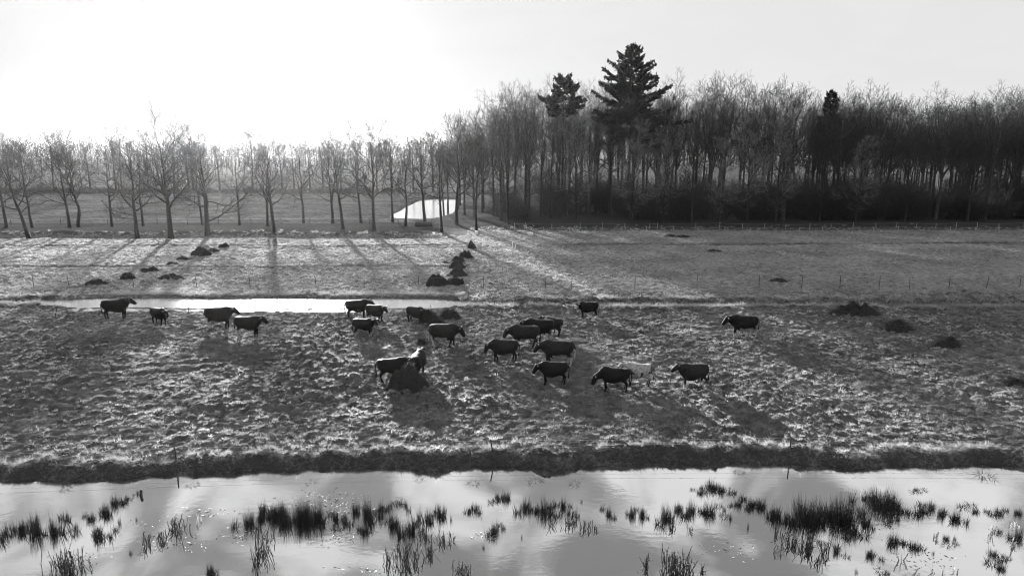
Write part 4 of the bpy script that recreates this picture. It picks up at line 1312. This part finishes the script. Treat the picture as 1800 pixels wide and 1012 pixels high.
def reed_mesh(seed, n, h, w, wid=0.03):
    """reedmace leaves, most of them snapped and folded over"""
    r = np.random.default_rng(seed)
    g = Geo()
    for i in range(n):
        a = r.uniform(0, 6.28); b = np.array([r.normal(0, w * .22), r.normal(0, w * .22), 0])
        up = np.array([math.cos(a), math.sin(a), 0]) * r.uniform(.1, .75) + np.array([0, 0, 1.0]); up /= np.linalg.norm(up)
        hh = h * r.uniform(.35, 1.0)
        br = b + up * hh
        a2 = a + r.normal(0, .8); fold = np.array([math.cos(a2), math.sin(a2), r.uniform(-1.1, .2)]); fold /= np.linalg.norm(fold)
        tip = br + (fold if r.uniform() < .5 else up) * h * r.uniform(.12, .45)
        tip[2] = max(tip[2], -.03)
        mid = (b + br) / 2 + r.normal(0, .02, 3)
        m2 = (br + tip) / 2 + np.array([0, 0, .05])
        sd_ = np.array([-math.sin(a), math.cos(a), 0]) * wid * .5
        pl = [b, mid, br, m2, tip]; ws = [.8, 1, .9, .8, .2]
        V = []
        for p, k_ in zip(pl, ws): V += [p - sd_ * k_, p + sd_ * k_ + np.array([0, 0, .006])]
        g.add(V, [(2 * j, 2 * j + 1, 2 * j + 3, 2 * j + 2) for j in range(4)])
    return g.mesh('reed_clump', False)


REEDS = [(122, 1000, 60, 34, 0, 46), (310, 930, 40, 22, 0, 26), (258, 956, 18, 26, 0, 12), (281, 948, 22, 20, 0, 12), (460, 962, 30, 40, 0, 14), (452, 985, 26, 30, 0, 12), (715, 988, 44, 34, 0, 34),
         (756, 975, 22, 26, 0, 12), (683, 990, 20, 26, 0, 8), (775, 950, 16, 18, 0, 8), (795, 948, 10, 18, 0, 5), (745, 944, 30, 14, 0, 14), (812, 1003, 34, 16, 0, 18), (968, 925, 16, 14, 0, 7),
         (1000, 925, 24, 14, 0, 10), (1028, 928, 22, 14, 0, 10), (1048, 930, 9, 12, 0, 4), (1182, 928, 20, 14, 0, 7), (1210, 932, 8, 10, 0, 3), (1188, 1004, 62, 34, 0, 50), (1136, 995, 12, 24, 0, 7),
         (1236, 1004, 12, 12, 0, 6), (1365, 940, 12, 16, 0, 5), (1390, 956, 30, 22, 0, 22), (1418, 966, 28, 24, 0, 22), (1448, 975, 14, 26, 0, 9), (1435, 990, 8, 16, 0, 4), (1370, 970, 14, 14, 0, 7),
         (1582, 985, 20, 24, 1, 5), (1520, 873, 16, 18, 1, 5), (1645, 948, 12, 10, 1, 4), (1640, 1006, 14, 16, 1, 5), (1656, 1008, 10, 14, 1, 4), (1680, 1004, 10, 16, 1, 4), (1737, 940, 16, 24, 1, 6),
         (1782, 925, 30, 14, 1, 8), (1780, 960, 14, 20, 1, 4), (1605, 1009, 14, 8, 1, 4), (350, 915, 24, 10, 1, 6), (520, 885, 14, 6, 1, 4)]
RLAB = {122: 'large tangled clump of broken reeds in the lower left corner', 1188: 'large clump of arching broken reeds at the bottom right of centre', 715: 'dense clump of broken reeds at the bottom below the hay heap',
        1418: 'drooping broken reeds left of the small round rush tuft', 460: 'tall bent reeds with long crossing leaves, left of centre', 1737: 'pale curled reed leaves standing near the right edge',
        1582: 'pale folded reed leaf by a rush tuft at the bottom right', 310: 'broken reeds in a loose patch right of the left rushes'}
for i, (px, py, wp, hp, pale, n) in enumerate(REEDS):
    x, d = at(px, py, WATER_Z)
    sl = math.hypot(d, CAM_H + .7)
    w = wp / FPX * sl; h = hp / FPX * sl / math.cos(math.atan2(CAM_H + .7, d)) * .75
    o = link('reed_clump', reed_mesh(800 + i, int(n * (1 if pale else 2)), max(h, .25), w, .03 if not pale else .05), M_REED_PALE if pale else M_REED, None, (x, d, WATER_Z - .02), 0)
    tag(o, RLAB.get(px, 'pale curled dead reed leaves standing in the floodwater' if pale else 'small clump of snapped dark reeds in the floodwater'), 'reeds', 'broken reeds in the floodwater')

# low tussocks standing in the water along the shore
tus = [blade_mesh('tussock', 900 + i, 70, 0.26, 0.2, 0.015, 0.16, 2, 0.2) for i in range(3)]
for px, py, s, lab in ((1733, 837, 1.5, 'flat dark tussock islet in the water near the right end of the bank'), (940, 846, 1.2, 'dark tussock islet in the water below the walking herd'),
                       (340, 852, .9, 'small tussock islet beside the first fence post reflection'), (115, 858, 1.0, 'tussock islet at the left foot of the bank'),
                       (832, 849, .9, 'tussock islet beside the middle fence post'), (548, 848, .9, 'tussock islet below the bank left of the hay heap'), (1300, 830, .8, 'small tussock islet at the foot of the bank on the right'),
                       (737, 843, .7, 'tiny tussock islet below the large hay heap'), (1010, 850, 1.0, 'tussock islet right of the islet below the herd')):
    x, d = at(px, py, WATER_Z)
    o = link('tussock', tus[int(px) % 3], M_GRASS_DARK, None, (x, d, WATER_Z - .03), px, (s * 1.3, s * .9, s * .8))
    tag(o, lab, 'tussock', 'tussock islets along the bank')
x, d = at(248, 871, WATER_Z)
g = Geo(); P = np.zeros((1, 5, 3)); P[0, :, 2] = [-.2, 0, .1, .2, .27]; P[0, :, 0] = [0, 0, .01, .03, .02]
tubes(g, P, np.array([[.07, .07, .05, .07, .03]]), 7)
tag(link('stump', g.mesh('stump'), M_POST_DARK, None, (x, d, WATER_Z)), 'small black stump poking from the water left of the first fence post', 'stump')

# flecks of dead leaf and scum drifting on the flood
r = np.random.default_rng(64)
V, n = [], 0
for px, py, wx, wy, k in ((590, 885, 70, 18, 150), (570, 870, 60, 10, 60), (430, 940, 40, 14, 50), (330, 955, 60, 20, 60), (250, 920, 40, 10, 30), (640, 1000, 60, 10, 40), (1290, 965, 60, 20, 50),
                          (1620, 985, 70, 20, 60), (845, 940, 25, 6, 25), (600, 945, 60, 16, 50), (140, 985, 60, 16, 40), (1540, 930, 40, 16, 20), (370, 900, 40, 10, 40)):
    for j in range(k):
        x, d = at(px + r.normal(0, wx * .5), py + r.normal(0, wy * .5), WATER_Z)
        if d > float(shore_d(np.array([x]))[0]) - .3: continue
        a = r.uniform(0, 6.28); l_ = r.uniform(.02, .09); b = r.uniform(.008, .025)
        u = np.array([math.cos(a) * l_, math.sin(a) * l_, r.uniform(-.01, .02)]); v = np.array([-math.sin(a) * b, math.cos(a) * b, r.uniform(0, .02)])
        c = np.array([x, d, WATER_Z + .012])
        V += [c - u, c + v * .8 - u * .2, c + u, c - v]
        n += 1
fl = mesh_np('floating_debris', np.array(V), np.arange(4 * n).reshape(n, 4), smooth=False)
tag(link('floating_debris', fl, M_REED_FLECK), 'pale flecks of dead leaves drifting on the floodwater', 'debris', kind='stuff')

# ------------------------------------------------------------------ haze
hm = bpy.data.materials.new('haze'); hm.use_nodes = True
t = hm.node_tree; t.nodes.clear()
ho = N(t, 'ShaderNodeOutputMaterial')
hv = N(t, 'ShaderNodeVolumePrincipled', inp={'Color': (0.95, 0.95, 0.95, 1), 'Density': HAZE, 'Anisotropy': 0.82})
t.links.new(hv.outputs[0], ho.inputs['Volume'])
x0, x1, y0, y1, z0, z1 = -1500, 1500, -120, 1700, -3.2, 41.0
me = bpy.data.meshes.new('haze')
me.from_pydata([(x0, y0, z0), (x1, y0, z0), (x1, y1, z0), (x0, y1, z0), (x0, y0, z1), (x1, y0, z1), (x1, y1, z1), (x0, y1, z1)], [],
               [(3, 2, 1, 0), (4, 5, 6, 7), (0, 1, 5, 4), (1, 2, 6, 5), (2, 3, 7, 6), (3, 0, 4, 7)])
tag(link('haze', me, hm), kind='stuff')
